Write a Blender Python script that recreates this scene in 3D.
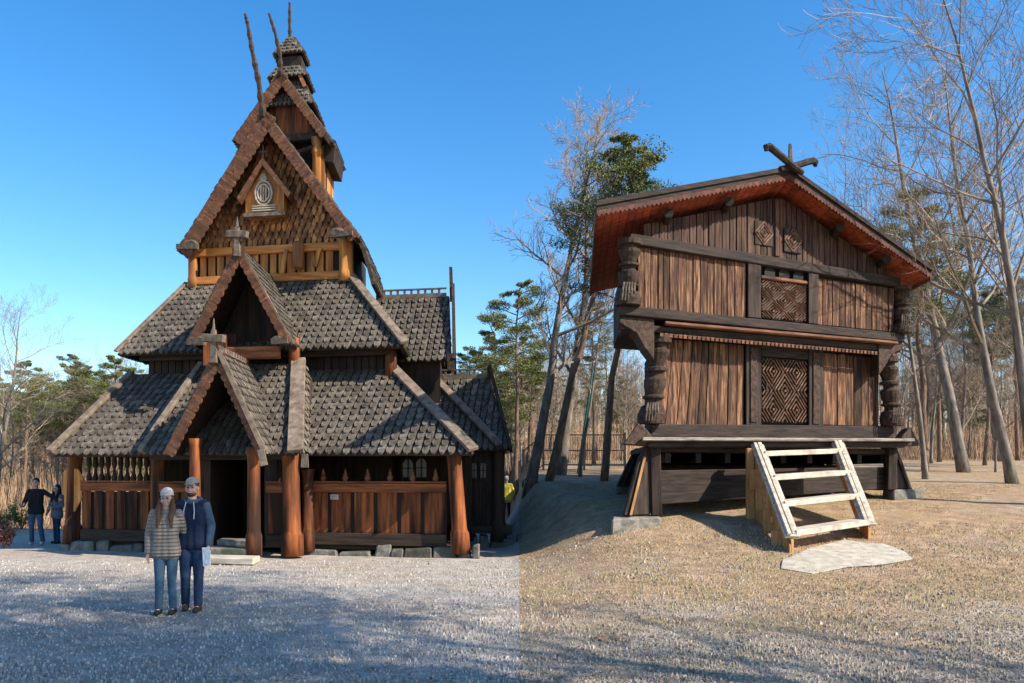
import bpy, math, random
from mathutils import Vector, Matrix, noise
from math import radians as RAD, sin, cos, pi

# ------------------------------------------------------------ camera, world, sun
S = bpy.context.scene
for o in list(bpy.data.objects): bpy.data.objects.remove(o)
F = 800.0; CAMH = 1.97; HY = 468.0
cam_d = bpy.data.cameras.new('camera'); cam = bpy.data.objects.new('camera', cam_d)
S.collection.objects.link(cam); S.camera = cam
cam.location = (0, 0, CAMH); cam.rotation_euler = (RAD(90), 0, 0)
cam_d.sensor_width = 36; cam_d.lens = F/1024*36; cam_d.shift_y = (HY-341.5)/1024
cam_d.clip_end = 2000; cam_d.clip_start = .1
SUN_EL = 38.0; SUN_AZ = 25.0       # azimuth measured from +X towards the viewer (-Y)
sdir = Vector((cos(RAD(SUN_EL))*cos(RAD(SUN_AZ)), -cos(RAD(SUN_EL))*sin(RAD(SUN_AZ)), sin(RAD(SUN_EL))))
sun_d = bpy.data.lights.new('sun', 'SUN'); sun = bpy.data.objects.new('sun', sun_d)
S.collection.objects.link(sun)
sun_d.energy = 4.9; sun_d.angle = RAD(.5); sun_d.color = (1, .90, .76)
sun.rotation_euler = sdir.to_track_quat('Z', 'Y').to_euler()
W = bpy.data.worlds.new('World'); S.world = W; W.use_nodes = True
nt = W.node_tree; bg = nt.nodes['Background']
sky = nt.nodes.new('ShaderNodeTexSky'); sky.sky_type = 'NISHITA'; sky.sun_disc = False
sky.sun_elevation = RAD(SUN_EL); sky.sun_rotation = RAD(90+SUN_AZ)
sky.air_density = 1.0; sky.dust_density = .6; sky.ozone_density = 2.0; sky.altitude = 100
hs = nt.nodes.new('ShaderNodeHueSaturation'); hs.inputs['Saturation'].default_value = 1.38
nt.links.new(sky.outputs[0], hs.inputs['Color']); nt.links.new(hs.outputs[0], bg.inputs[0])
bg.inputs[1].default_value = .145
S.view_settings.view_transform = 'Standard'; S.view_settings.look = 'None'
S.view_settings.gamma = 1; S.view_settings.exposure = 0.8
S.render.engine = 'CYCLES'; S.cycles.max_bounces = 6

# ------------------------------------------------------------ helpers
COL = S.collection
def tag(o, label=None, cat=None, group=None, kind=None):
    if label: o['label'] = label
    if cat: o['category'] = cat
    if group: o['group'] = group
    if kind: o['kind'] = kind
    return o
def empty(name, loc, label, cat, group=None, rz=0):
    o = bpy.data.objects.new(name, None); COL.objects.link(o)
    o.location = loc; o.rotation_euler.z = rz; o.empty_display_size = .2
    return tag(o, label, cat, group)
def origin_of(p):
    v = Vector((0, 0, 0))
    while p is not None:
        v += p.location; p = p.parent
    return v
class MB:
    def __init__(s): s.v = []; s.f = []
    def add(s, vs, fs):
        n = len(s.v); s.v += [Vector(q) for q in vs]; s.f += [tuple(i+n for i in f) for f in fs]; return s
    def hexa(s, b, t):      # four bottom, four top points
        return s.add(list(b)+list(t), [(3,2,1,0),(4,5,6,7),(0,1,5,4),(1,2,6,5),(2,3,7,6),(3,0,4,7)])
    def prism(s, poly, off):
        n = len(poly); off = Vector(off); a = [Vector(p) for p in poly]
        return s.add(a+[p+off for p in a], [tuple(range(n))[::-1], tuple(range(n, 2*n))]+[(i, (i+1) % n, (i+1) % n+n, i+n) for i in range(n)])
    def bar(s, p, q, w, h, up=(0, 0, 1), w2=None, h2=None):
        p = Vector(p); q = Vector(q); d = (q-p).normalized(); up = Vector(up)
        r = d.cross(up).normalized(); u = r.cross(d).normalized()
        w2 = w if w2 is None else w2; h2 = h if h2 is None else h2
        return s.hexa([p-r*w/2-u*h/2, p+r*w/2-u*h/2, p+r*w/2+u*h/2, p-r*w/2+u*h/2],
                      [q-r*w2/2-u*h2/2, q+r*w2/2-u*h2/2, q+r*w2/2+u*h2/2, q-r*w2/2+u*h2/2])
    def tube(s, pts, rad, n=6, cap=True):
        pts = [Vector(p) for p in pts]; k0 = len(s.v); ref = None
        for i, p in enumerate(pts):
            d = (pts[min(i+1, len(pts)-1)]-pts[max(i-1, 0)])
            if d.length < 1e-6: d = Vector((0, 0, 1))
            d.normalize()
            if ref is None: ref = Vector((1, 0, 0)) if abs(d.x) < .8 else Vector((0, 1, 0))
            a = (ref-d*ref.dot(d))
            if a.length < 1e-4: a = d.orthogonal()
            a.normalize(); ref = a; b = d.cross(a)
            for j in range(n):
                t = 2*pi*j/n; s.v.append(p+(a*cos(t)+b*sin(t))*rad[i])
        for i in range(len(pts)-1):
            for j in range(n):
                A = k0+i*n+j; B = k0+i*n+(j+1) % n
                s.f.append((A, B, B+n, A+n))
        if cap:
            s.f.append(tuple(k0+j for j in range(n))[::-1]); e = k0+(len(pts)-1)*n
            s.f.append(tuple(e+j for j in range(n)))
        return s
    def sphere(s, c, r, n=10, m=6, sc=(1, 1, 1)):
        c = Vector(c); vs = []; fs = []
        for i in range(m+1):
            ph = pi*i/m
            for j in range(n):
                th = 2*pi*j/n
                vs.append(c+Vector((r*sc[0]*sin(ph)*cos(th), r*sc[1]*sin(ph)*sin(th), r*sc[2]*cos(ph))))
        for i in range(m):
            for j in range(n): fs.append((i*n+j, (i+1)*n+j, (i+1)*n+(j+1) % n, i*n+(j+1) % n))
        return s.add(vs, fs)
    def build(s, name, mat, parent=None, smooth=False, bevel=0, label=None, kind=None):
        me = bpy.data.meshes.new(name); org = origin_of(parent)
        me.from_pydata([tuple(p-org) for p in s.v], [], s.f); me.materials.append(mat)
        if smooth: me.polygons.foreach_set('use_smooth', [True]*len(me.polygons))
        me.update(); o = bpy.data.objects.new(name, me); COL.objects.link(o); o.parent = parent
        if bevel:
            m = o.modifiers.new('bevel', 'BEVEL'); m.width = bevel; m.segments = 1; m.limit_method = 'ANGLE'
        if label: o['label'] = label
        if kind: o['kind'] = kind
        return o
R = random.Random(7)

# ------------------------------------------------------------ materials
def new_mat(name, rough=.8):
    m = bpy.data.materials.new(name); m.use_nodes = True; n = m.node_tree
    b = n.nodes['Principled BSDF']; b.inputs['Roughness'].default_value = rough
    b.inputs['Specular IOR Level'].default_value = .3
    return m, n, b
def N(n, t, **k):
    x = n.nodes.new(t)
    for a, v in k.items():
        if hasattr(x, a): setattr(x, a, v)
        else: x.inputs[a.replace('_', ' ')].default_value = v
    return x
def surf(name, c1, c2, scale=(8, 8, .8), detail=6, island=.3, bump=.25, bdist=.02, rough=.8, c3=None, blotch=1.2, contrast=(.35, .65)):
    """two-tone noise stretched by scale, per-piece value variation, large blotches of a third colour"""
    m, n, b = new_mat(name, rough); L = n.links.new
    tc = N(n, 'ShaderNodeTexCoord'); mp = N(n, 'ShaderNodeMapping'); mp.inputs['Scale'].default_value = scale
    L(tc.outputs['Object'], mp.inputs['Vector'])
    geo = N(n, 'ShaderNodeNewGeometry')
    ad = N(n, 'ShaderNodeVectorMath', operation='ADD'); ml = N(n, 'ShaderNodeMath', operation='MULTIPLY'); ml.inputs[1].default_value = 37
    L(geo.outputs['Random Per Island'], ml.inputs[0]); L(mp.outputs[0], ad.inputs[0]); L(ml.outputs[0], ad.inputs[1])
    no = N(n, 'ShaderNodeTexNoise'); no.inputs['Scale'].default_value = 1; no.inputs['Detail'].default_value = detail; no.inputs['Roughness'].default_value = .65
    L(ad.outputs[0], no.inputs['Vector'])
    r = N(n, 'ShaderNodeValToRGB'); r.color_ramp.elements[0].position = contrast[0]; r.color_ramp.elements[1].position = contrast[1]
    r.color_ramp.elements[0].color = (*c1, 1); r.color_ramp.elements[1].color = (*c2, 1)
    L(no.outputs[0], r.inputs[0]); out = r.outputs[0]
    if c3:
        n2 = N(n, 'ShaderNodeTexNoise'); n2.inputs['Scale'].default_value = blotch; n2.inputs['Detail'].default_value = 4
        L(ad.outputs[0] if scale[0] != scale[2] else tc.outputs['Object'], n2.inputs['Vector'])
        if scale[0] != scale[2]: n2.inputs['Scale'].default_value = blotch*.3
        r2 = N(n, 'ShaderNodeValToRGB'); r2.color_ramp.elements[0].position = .44; r2.color_ramp.elements[1].position = .62
        L(n2.outputs[0], r2.inputs[0])
        mx = N(n, 'ShaderNodeMix', data_type='RGBA'); L(r2.outputs[0], mx.inputs[0]); L(out, mx.inputs[6]); mx.inputs[7].default_value = (*c3, 1); out = mx.outputs[2]
    if island:
        mr = N(n, 'ShaderNodeMapRange'); mr.inputs[3].default_value = 1-island; mr.inputs[4].default_value = 1+island
        L(geo.outputs['Random Per Island'], mr.inputs[0])
        h = N(n, 'ShaderNodeHueSaturation'); L(mr.outputs[0], h.inputs['Value']); L(out, h.inputs['Color']); out = h.outputs[0]
    L(out, b.inputs['Base Color'])
    if bump:
        bp = N(n, 'ShaderNodeBump'); bp.inputs['Strength'].default_value = bump; bp.inputs['Distance'].default_value = bdist
        L(no.outputs[0], bp.inputs['Height']); L(bp.outputs[0], b.inputs['Normal'])
    return m
V = (9, 9, .9); Hh = (1.0, 3, 14)
M = {}
M['amber_v'] = surf('amber_wood', (.34, .12, .025), (.66, .29, .075), V, c3=(.2, .08, .03))
M['amber_h'] = surf('amber_wood_beam', (.30, .10, .022), (.58, .23, .06), Hh)
M['barge'] = surf('carved_barge_wood', (.045, .02, .012), (.27, .11, .05), (9, 9, 9), c3=(.12, .055, .03), blotch=5, bump=.5)
M['red_v'] = surf('red_tarred_wood', (.08, .023, .009), (.32, .10, .029), V, c3=(.03, .014, .008), blotch=1.3, bump=.6, rough=.9)
M['red_h'] = surf('red_tarred_beam', (.10, .03, .012), (.30, .10, .032), Hh, c3=(.04, .02, .012), bump=.6, rough=.9)
M['dark_v'] = surf('black_tarred_wood', (.012, .009, .007), (.05, .028, .016), V, bump=.3)
M['dark_h'] = surf('black_tarred_beam', (.014, .011, .009), (.055, .035, .022), Hh)
M['shingle'] = surf('grey_shingle', (.048, .041, .034), (.17, .148, .118), (7, 7, 5.5), c3=(.10, .082, .062), island=.38, bump=.4, rough=.75)
M['hipboard'] = surf('weathered_hip_board', (.085, .062, .045), (.22, .17, .125), (6, 6, 6), island=.15)
M['wshingle'] = surf('amber_wall_shingle', (.24, .09, .03), (.62, .30, .12), (7, 7, 5), c3=(.12, .05, .025), island=.35, bump=.3)
M['carve'] = surf('carved_dark_wood', (.015, .010, .008), (.07, .04, .025), (11, 11, 11), bump=.8, bdist=.03)
M['carve_grey'] = surf('carved_grey_wood', (.05, .038, .028), (.17, .13, .095), (11, 11, 9), bump=.6)
M['sawwood'] = surf('dark_red_saw_board', (.035, .012, .009), (.13, .045, .03), (5, 5, 5))
M['hipdark'] = surf('tarred_cross_wood', (.05, .04, .03), (.16, .12, .085), (9, 9, 9))
M['stone'] = surf('field_stone', (.07, .065, .055), (.22, .20, .17), (5, 5, 5), island=.35, bump=.8, bdist=.04, c3=(.07, .075, .05))
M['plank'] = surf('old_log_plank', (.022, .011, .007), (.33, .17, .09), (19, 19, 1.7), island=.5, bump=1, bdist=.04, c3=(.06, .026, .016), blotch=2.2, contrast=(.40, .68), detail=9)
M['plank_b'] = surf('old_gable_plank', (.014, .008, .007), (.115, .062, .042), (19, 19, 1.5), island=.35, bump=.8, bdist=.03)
M['beam'] = surf('old_dark_beam', (.008, .006, .005), (.040, .027, .021), (1.2, 3, 16), bump=.7, bdist=.02)
M['beam_v'] = surf('old_dark_post', (.008, .006, .005), (.05, .033, .025), (12, 12, 1.2), bump=.7, bdist=.02)
M['greyboard'] = surf('silvered_board', (.09, .075, .06), (.30, .26, .215), (1.5, 4, 16), bump=.4)
M['redsoffit'] = surf('red_soffit_board', (.17, .022, .010), (.42, .09, .035), (2, 8, 8), island=.25)
M['brownledge'] = surf('brown_ledge_board', (.06, .025, .015), (.19, .085, .045), (1.2, 3, 16))
M['door'] = surf('diamond_door_strip', (.05, .022, .014), (.20, .105, .062), (9, 9, 9), island=.3)
M['newwood'] = surf('fresh_sawn_wood', (.33, .16, .055), (.55, .31, .13), (6, 6, 1.2), island=.12, bump=.2)
M['tread'] = surf('pale_worn_tread', (.30, .25, .19), (.58, .52, .43), (2, 8, 8), island=.1, bump=.3)
M['slab'] = surf('pale_concrete', (.32, .29, .23), (.52, .48, .39), (6, 6, 6), island=0, bump=.8)
M['bark'] = surf('grey_bark', (.09, .075, .06), (.26, .22, .18), (8, 8, 2), island=0, bump=.8, bdist=.03)
M['bark_far'] = surf('pale_bark', (.17, .11, .07), (.42, .30, .20), (5, 5, 1), island=.3, bump=0)
M['pinebark'] = surf('pine_bark', (.09, .06, .045), (.27, .17, .11), (7, 7, 2), island=0, bump=.8, bdist=.03)
M['twig'] = surf('bare_twig', (.15, .11, .08), (.36, .28, .20), (2, 2, 2), island=.35, bump=0)
M['needle'] = surf('pine_needle', (.07, .09, .028), (.20, .21, .06), (1, 1, 1), island=.4, bump=0, rough=.7)
M['needle_b'] = surf('pine_needle_blue', (.045, .07, .03), (.12, .15, .06), (1, 1, 1), island=.4, bump=0, rough=.7)
M['leaf'] = surf('shrub_leaf', (.05, .10, .025), (.12, .20, .05), (3, 3, 3), island=.4, bump=0)
M['redtwig'] = surf('red_shrub', (.18, .06, .04), (.32, .14, .09), (3, 3, 3), island=.4, bump=0)
M['glass'] = new_mat('leaded_glass', .2)[0]; M['glass'].node_tree.nodes['Principled BSDF'].inputs['Base Color'].default_value = (.10, .105, .10, 1)
M['iron'] = surf('dark_iron', (.02, .02, .02), (.06, .055, .05), (9, 9, 9), island=0)
def plain(name, c, rough=.7, bump=0):
    return surf(name, tuple(x*.72 for x in c), tuple(min(1, x*1.25) for x in c), (11, 11, 8), island=0, bump=bump*2, bdist=.03, rough=rough)

# ------------------------------------------------------------ terrain
def sst(a, b, x):
    t = max(0, min(1, (x-a)/(b-a))); return t*t*(3-2*t)
RT = [(0, 0), (7.3, 0), (10, .03), (12, .12), (14, .30), (15, .43), (16, .58), (17, .80), (18.5, 1.03), (20, 1.2), (24, 1.5), (40, 2.3), (60, 2.9), (100, 4.5), (2000, 6)]
LT = [(0, 0), (19, 0), (24, -.2), (33, -.4), (42, -.4), (60, .9), (100, 4.5), (2000, 6)]
def tab(T, y):
    if y <= T[0][0]: return T[0][1]
    for (a, p), (b, q) in zip(T, T[1:]):
        if y <= b: return p+(q-p)*(y-a)/(b-a)
    return T[-1][1]
def zt(x, y):
    k = sst(18, 23, y); b = sst(-.25-.6*k, 2.3-1.6*k, x-.009*y)
    z = tab(LT, y)*(1-b)+tab(RT, y)*b
    return z
def ray_ground(px, py):
    y = 6.0
    while y < 300:
        x = (px-512)/F*y
        if CAMH-(py-HY)/F*y <= zt(x, y): return Vector((x, y, zt(x, y)))
        y += .03
    return Vector((0, 50, 0))
def at(px, Y, dz=0):
    x = (px-512)/F*Y; return Vector((x, Y, zt(x, Y)+dz))

def ground_material(name, kind):
    m, n, b = new_mat(name, .95); L = n.links.new
    tc = N(n, 'ShaderNodeTexCoord')
    def noi(sc, det=6, ro=.6):
        x = N(n, 'ShaderNodeTexNoise'); x.inputs['Scale'].default_value = sc; x.inputs['Detail'].default_value = det; x.inputs['Roughness'].default_value = ro
        L(tc.outputs['Object'], x.inputs['Vector']); return x
    def ramp(src, p0, p1, a, c):
        r = N(n, 'ShaderNodeValToRGB'); r.color_ramp.elements[0].position = p0; r.color_ramp.elements[1].position = p1
        r.color_ramp.elements[0].color = (*a, 1); r.color_ramp.elements[1].color = (*c, 1); L(src, r.inputs[0]); return r
    def mix(f, a, c, mode='MIX'):
        x = N(n, 'ShaderNodeMix', data_type='RGBA', blend_type=mode)
        if isinstance(f, float): x.inputs[0].default_value = f
        else: L(f, x.inputs[0])
        L(a, x.inputs[6]); L(c, x.inputs[7]); return x.outputs[2]
    big = noi(.35, 4); mid = noi(3, 6); fine = noi(38, 5, .8)
    vo = N(n, 'ShaderNodeTexVoronoi'); vo.inputs['Scale'].default_value = 42; L(tc.outputs['Object'], vo.inputs['Vector'])
    sep = N(n, 'ShaderNodeSeparateXYZ'); L(tc.outputs['Object'], sep.inputs[0])
    if kind == 'gravel':
        base = ramp(mid.outputs[0], .3, .7, (.30, .27, .235), (.52, .47, .41))
        warm = ramp(big.outputs[0], .45, .7, (1, 1, 1), (.92, .74, .58))
        col = mix(.8, base.outputs[0], warm.outputs[0], 'MULTIPLY')
        # beyond the yard the forest floor is dry leaf litter
        litter = ramp(mid.outputs[0], .3, .7, (.17, .10, .055), (.42, .29, .17))
        mr = N(n, 'ShaderNodeMapRange'); mr.inputs[1].default_value = 27; mr.inputs[2].default_value = 31; L(sep.outputs[1], mr.inputs[0])
        col = mix(mr.outputs[0], col, litter.outputs[0])
    else:
        grav = ramp(mid.outputs[0], .3, .7, (.25, .215, .175), (.46, .40, .325))
        dirt = ramp(mid.outputs[0], .3, .72, (.22, .14, .08), (.50, .35, .215))
        mr = N(n, 'ShaderNodeMapRange'); mr.inputs[1].default_value = 8.4; mr.inputs[2].default_value = 11.5; L(sep.outputs[1], mr.inputs[0])
        ad = N(n, 'ShaderNodeMath', operation='ADD'); mm = N(n, 'ShaderNodeMath', operation='MULTIPLY_ADD'); mm.inputs[1].default_value = 3.2; mm.inputs[2].default_value = -1.6
        L(big.outputs[0], mm.inputs[0]); L(mr.outputs[0], ad.inputs[0]); L(mm.outputs[0], ad.inputs[1]); ad.use_clamp = True
        col = mix(ad.outputs[0], grav.outputs[0], dirt.outputs[0])
        gr = noi(1.1, 5); gm = ramp(gr.outputs[0], .5, .62, (0, 0, 0), (.65, .65, .65))
        grass = ramp(fine.outputs[0], .35, .65, (.20, .145, .065), (.46, .35, .18))
        col = mix(gm.outputs[0], col, grass.outputs[0])
    sp = ramp(vo.outputs['Color'], .15, .85, (.68, .68, .68), (1.3, 1.3, 1.3))
    col = mix(.75, col, sp.outputs[0], 'MULTIPLY')
    fr = ramp(fine.outputs[0], .3, .7, (.7, .7, .7), (1.25, 1.25, 1.25)); col = mix(.6, col, fr.outputs[0], 'MULTIPLY')
    L(col, b.inputs['Base Color'])
    s = N(n, 'ShaderNodeMath', operation='MULTIPLY_ADD'); s.inputs[1].default_value = -.8
    L(vo.outputs['Distance'], s.inputs[0]); L(fine.outputs[0], s.inputs[2])
    bp = N(n, 'ShaderNodeBump'); bp.inputs['Strength'].default_value = .7; bp.inputs['Distance'].default_value = .03
    L(s.outputs[0], bp.inputs['Height']); L(bp.outputs[0], b.inputs['Normal'])
    return m
def grid(name, xs, ys, mat, off=0):
    mb = MB(); nx = len(xs)
    vs = []
    for y in ys:
        for x in xs:
            X = x+.009*y
            z = zt(X, y)+noise.noise(Vector((X*.25, y*.25, 3)))*.05*min(1, max(0, (y-16)/10))+(noise.noise(Vector((X*1.1, y*1.1, 8)))*.02)
            vs.append((X, y, z))
    fs = [(j*nx+i, j*nx+i+1, (j+1)*nx+i+1, (j+1)*nx+i) for j in range(len(ys)-1) for i in range(nx-1)]
    mb.add(vs, fs); return tag(mb.build(name, mat, None, smooth=True), kind='structure')
ysr = [-60, -30, -15, -5]+[i*.25 for i in range(8, 120)]+[30+i for i in range(0, 50)]+[80, 90, 100, 130, 180, 260, 400, 700, 1200]
ysr = sorted(set(ysr))
xr = [0, .1, .2, .3, .4, .5, .6, .7, .8, .9, 1, 1.2, 1.4]+[1.6+.4*i for i in range(30)]+[14+i*1.5 for i in range(30)]+[70, 100, 160, 300, 700]
xl = [-700, -300, -160, -100, -70]+[-58+1.5*i for i in range(30)]+[-14+.5*i for i in range(26)]+[-1, -.8, -.6, -.5, -.4, -.3, -.2, -.1, 0]
grid('gravel_yard', sorted(set(xl)), ysr, ground_material('yard_gravel', 'gravel'))
grid('dirt_ground', sorted(set(xr)), ysr, ground_material('dry_lawn', 'dirt'))

# ------------------------------------------------------------ roof and ornament builders
def shingles(mb, A, B, C, D, row=.2, col=.2, lift=.035, keep=None, seed=1, wf=.78, stag=0):
    """pointed shingles on the quad A,B (eave) C,D (top)"""
    A, B, C, D = map(Vector, (A, B, C, D)); rr = random.Random(seed)
    n = (B-A).cross(D-A).normalized(); 
    h = ((C+D)/2-(A+B)/2).length; rows = max(2, round(h/row)); e = (B-A).normalized()
    mid = (A+B)/2
    up = n.cross(e).normalized()
    H = up.dot(D-A)
    # 2D frame: x along e from A, y along up
    def xr_at(y):
        f = max(0, min(1, y/H))
        return (D-A).dot(e)*f, (B-A).dot(e)+((C-B).dot(e))*f
    rh = H/rows
    for i in range(rows):
        y0 = i*rh; y1 = min(H, (i+1.35)*rh)
        l, r_ = xr_at(y0+rh*.25); l1, r1 = xr_at(y1)
        k0 = math.floor(l/col)-1; k1 = math.ceil(r_/col)+1
        for k in range(k0, k1+1):
            x0 = k*col+rr.uniform(-.012, .012)+(col/2*stag if i % 2 else 0); x1 = x0+col*wf
            x0c = max(x0, l); x1c = min(x1, r_)
            if x1c-x0c < col*.25: continue
            t0 = max(x0c, l1) if l1 > l else x0c; t1 = min(x1c, r1) if r1 < r_ else x1c
            if t1 <= t0: t0 = t1 = (t0+t1)/2 if t1 < t0 else t0; t1 = t0+.01
            j = rr.uniform(-.012, .012); lf = lift*rr.uniform(.8, 1.2)
            P = lambda x, y, z: A+e*x+up*y+n*z
            c = (x0c+x1c)/2; tip = -rh*.22+j; sh = rh*.30+j
            vs = [P(t0, y1, .004), P(t1, y1, .004), P(x1c, y0+sh, lf), P(c+.03, y0+tip, lf*1.15), P(c-.03, y0+tip, lf*1.15), P(x0c, y0+sh, lf),
                  P(x1c, y0+sh, -.004), P(c+.02, y0+tip, -.004), P(c-.02, y0+tip, -.004), P(x0c, y0+sh, -.004)]
            mb.add(vs, [(1, 0, 5, 4, 3, 2), (2, 3, 7, 6), (3, 4, 8, 7), (4, 5, 9, 8), (0, 1, 2, 6, 9, 5)[:0] or (5, 0, 9), (1, 2, 6)])
def slope(parent, A, B, C, D, row=.2, col=.2, th=.09, name='roof', seed=1, mat='shingle', under='dark_h'):
    A, B, C, D = map(Vector, (A, B, C, D)); n = (B-A).cross(D-A).normalized()
    mb = MB(); shingles(mb, A, B, C, D, row*1.08, col*.93, lift=.05, seed=seed)
    r = mb.build(name, M[mat], parent)
    d = MB(); d.hexa([A-n*th, B-n*th, C-n*th, D-n*th], [A-n*.002, B-n*.002, C-n*.002, D-n*.002])
    d.build('roof_deck', M[under], r)
    return r
def barge(parent, E, T, toward, depth, w=.3, th=.06, amp=.05, waves=14, mat='barge', name='bargeboard', side=None):
    """carved board from eave E to apex T; toward = inward direction in the gable plane; depth = thickness vector"""
    E, T, toward, depth = map(Vector, (E, T, toward, depth))
    d = T-E; dn = d.normalized(); inw = (toward-dn*toward.dot(dn)).normalized()
    m = MB(); k = waves*4
    out = [E+d*(i/k) for i in range(k+1)]
    inn = [E+d*(i/k)+inw*(w+amp*abs(sin(pi*i/4))-amp*.5) for i in range(k+1)]
    dv = depth.normalized()*th
    for i in range(k):
        m.hexa([out[i], out[i+1], inn[i+1], inn[i]], [out[i]+dv, out[i+1]+dv, inn[i+1]+dv, inn[i]+dv])
    # raised vine relief: little lens shaped lobes and a roll moulding along the outer edge
    rl = MB()
    for i in range(waves*2):
        f = (i+.5)/(waves*2); c = E+d*f+inw*(w*.55+(.04 if i % 2 else -.04))-dv*.2
        a = dn*.075+inw*(.035 if i % 2 else -.035); bb = inw*.035
        rl.prism([c-a, c+bb, c+a, c-bb], -dv*.18)
    o = m.build(name, M[mat], parent); rl.build('carved_relief', M['barge'], o)
    r = MB(); r.bar(E-dn*.05-dv*.6, T-dv*.6, .07, .07, up=inw); r.build('edge_roll', M['hipboard'], o)
    return o
def spire_post(parent, pts, r0, r1, mat='carve', name='dragon_finial', n=6, teeth=True):
    m = MB(); k = len(pts); rad = [r0+(r1-r0)*i/(k-1) for i in range(k)]
    # subdivide for notched outline
    P = []; Q = []
    for i in range(k-1):
        for j in range(5):
            f = j/5; P.append(Vector(pts[i]).lerp(Vector(pts[i+1]), f)); b = rad[i]+(rad[i+1]-rad[i])*f; Q.append(b*(1.25 if (j % 2 and teeth) else .85))
    P.append(Vector(pts[-1])); Q.append(rad[-1]); m.tube(P, Q, n)
    return m.build(name, M[mat], parent)

# ------------------------------------------------------------ STAVE CHURCH
a10 = RAD(10); CU = Vector((cos(a10), -sin(a10), 0)); CW = Vector((-.06, .998, 0)); CO = Vector((-10.7595, 19.3865, 0))
def P(s, t, z): return CO+CU*s+CW*t+Vector((0, 0, z))
CX = 4.5
church = empty('stave_church', P(CX, 4, 0), 'tall tarred wooden stave church with tiered shingle roofs and dragon spires', 'church')
FR = -CW                                                # towards the viewer
def cbox(mb, s0, s1, t0, t1, z0, z1):
    return mb.hexa([P(s0, t0, z0), P(s1, t0, z0), P(s1, t1, z0), P(s0, t1, z0)], [P(s0, t0, z1), P(s1, t0, z1), P(s1, t1, z1), P(s0, t1, z1)])
def cpoly(mb, pts, t, th):                              # pts (s,z) polygon in a facade plane
    return mb.prism([P(s, t, z) for s, z in pts], CW*th)
# foundation stones
def stones(parent, s0, s1, t, z0, z1, seed, name='foundation'):
    r = random.Random(seed); m = MB(); s = s0
    while s < s1:
        w = r.uniform(.18, .85); h = z1-z0-r.uniform(-.03, .13); d = r.uniform(.2, .32)
        q = [P(s+.01, t-d, z0), P(min(s+w, s1), t-d, z0), P(min(s+w, s1), t+.3, z0), P(s+.01, t+.3, z0)]
        jit = lambda p, z: p+Vector((r.uniform(-.05, .05), r.uniform(-.05, .05), z+r.uniform(-.05, .04)))
        m.hexa([p+Vector((0, 0, -.1)) for p in q], [jit(p.lerp(P(s+w/2, t, z0), .12), h) for p in q]); s += w
    return m.build(name, M['stone'], parent, bevel=.03)
stones(church, -.1, 2.6, 0, 0, .26, 1); stones(church, 6.1, 10.2, 0, 0, .24, 2); stones(church, 9.9, 12.0, 3.0, 0, .3, 3)
# inner dark nave block, its walls
m = MB(); cbox(m, 1.3, 8.0, 2.0, 9.0, .1, 5.2); m.build('nave_wall', M['dark_v'], church)
m = MB()
for i in range(34):                                   # vertical boards on the dark band
    s = 1.3+i*.197; cbox(m, s+.01, s+.18, 1.95, 2.01, 3.9, 5.3)
m.build('wall_board', M['dark_v'], church)
m = MB(); cbox(m, .1, 9.6, 0.05, 9, .12, .2); m.build('gallery_floor', M['dark_h'], church)
# gallery rail and panels
def panel_run(s0, s1, t, npan, name='railing_panel'):
    m = MB(); cbox(m, s0, s1, t-.05, t+.12, .22, .5); sill = m.build('sill_beam', M['dark_h'], church, bevel=.015)
    m = MB(); w = (s1-s0)/npan
    for i in range(npan): cbox(m, s0+i*w+.045, s0+(i+1)*w-.045, t+.02, t+.06, .5, 1.42)
    p = m.build(name, M['red_v'], church, bevel=.008)
    m = MB(); cbox(m, s0, s1, t+.065, t+.1, .5, 1.4); m.build('panel_backing', M['dark_v'], p)
    m = MB(); cbox(m, s0, s1, t-.04, t+.14, 1.42, 1.62); m.build('rail', M['red_h'], church, bevel=.012)
    m = MB(); cbox(m, s0, s1, t-.055, t-.03, 1.63, 1.67); m.build('rail_cap', M['red_h'], church)
panel_run(.35, 2.5, 0, 7); panel_run(6.15, 9.45, 0, 6)
panel_run(2.75, 3.75, -.75, 2); panel_run(5.35, 5.9, -.75, 1)
def lathe(mb, base, prof, n=12, lean=(0, 0)):
    base = Vector(base); z0 = prof[0][0]; k0 = len(mb.v)
    for z, r in prof:
        c = base+Vector((lean[0]*(z-z0), lean[1]*(z-z0), z))
        for j in range(n): mb.v.append(c+Vector((cos(2*pi*j/n)*r, sin(2*pi*j/n)*r, 0)))
    for i in range(len(prof)-1):
        for j in range(n):
            A = k0+i*n+j; B = k0+i*n+(j+1) % n; mb.f.append((A, B, B+n, A+n))
    mb.f.append(tuple(k0+j for j in range(n))[::-1]); e = k0+(len(prof)-1)*n; mb.f.append(tuple(e+j for j in range(n)))
    return mb
m = MB(); cbox(m, 6.72, 6.92, .0, .015, 1.25, 1.37); m.build('notice_plate', M['tread'], church)
# spindles with pointed tops on the rail
for i in range(6):
    m = MB(); s = 6.55+i*.53
    lathe(m, P(s, .02, 0), [(1.62, .035), (1.68, .05), (1.74, .075), (1.8, .05), (1.9, .03), (1.96, .008)], 8)
    m.build('rail_finial', M['barge'], church, smooth=True)
# arcade openings at the left gallery: keyhole slats
m = MB()
for i in range(12):
    s = .55+i*.17
    lathe(m, P(s, .05, 0), [(1.62, .07), (1.75, .075), (1.85, .04), (1.95, .035), (2.05, .07), (2.2, .06), (2.32, .05)], 6)
m.build('arcade_slat', M['dark_v'], church)
m = MB(); cbox(m, -.05, 9.6, -.08, .12, 2.3, 2.5); m.build('wall_plate', M['dark_h'], church)
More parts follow.
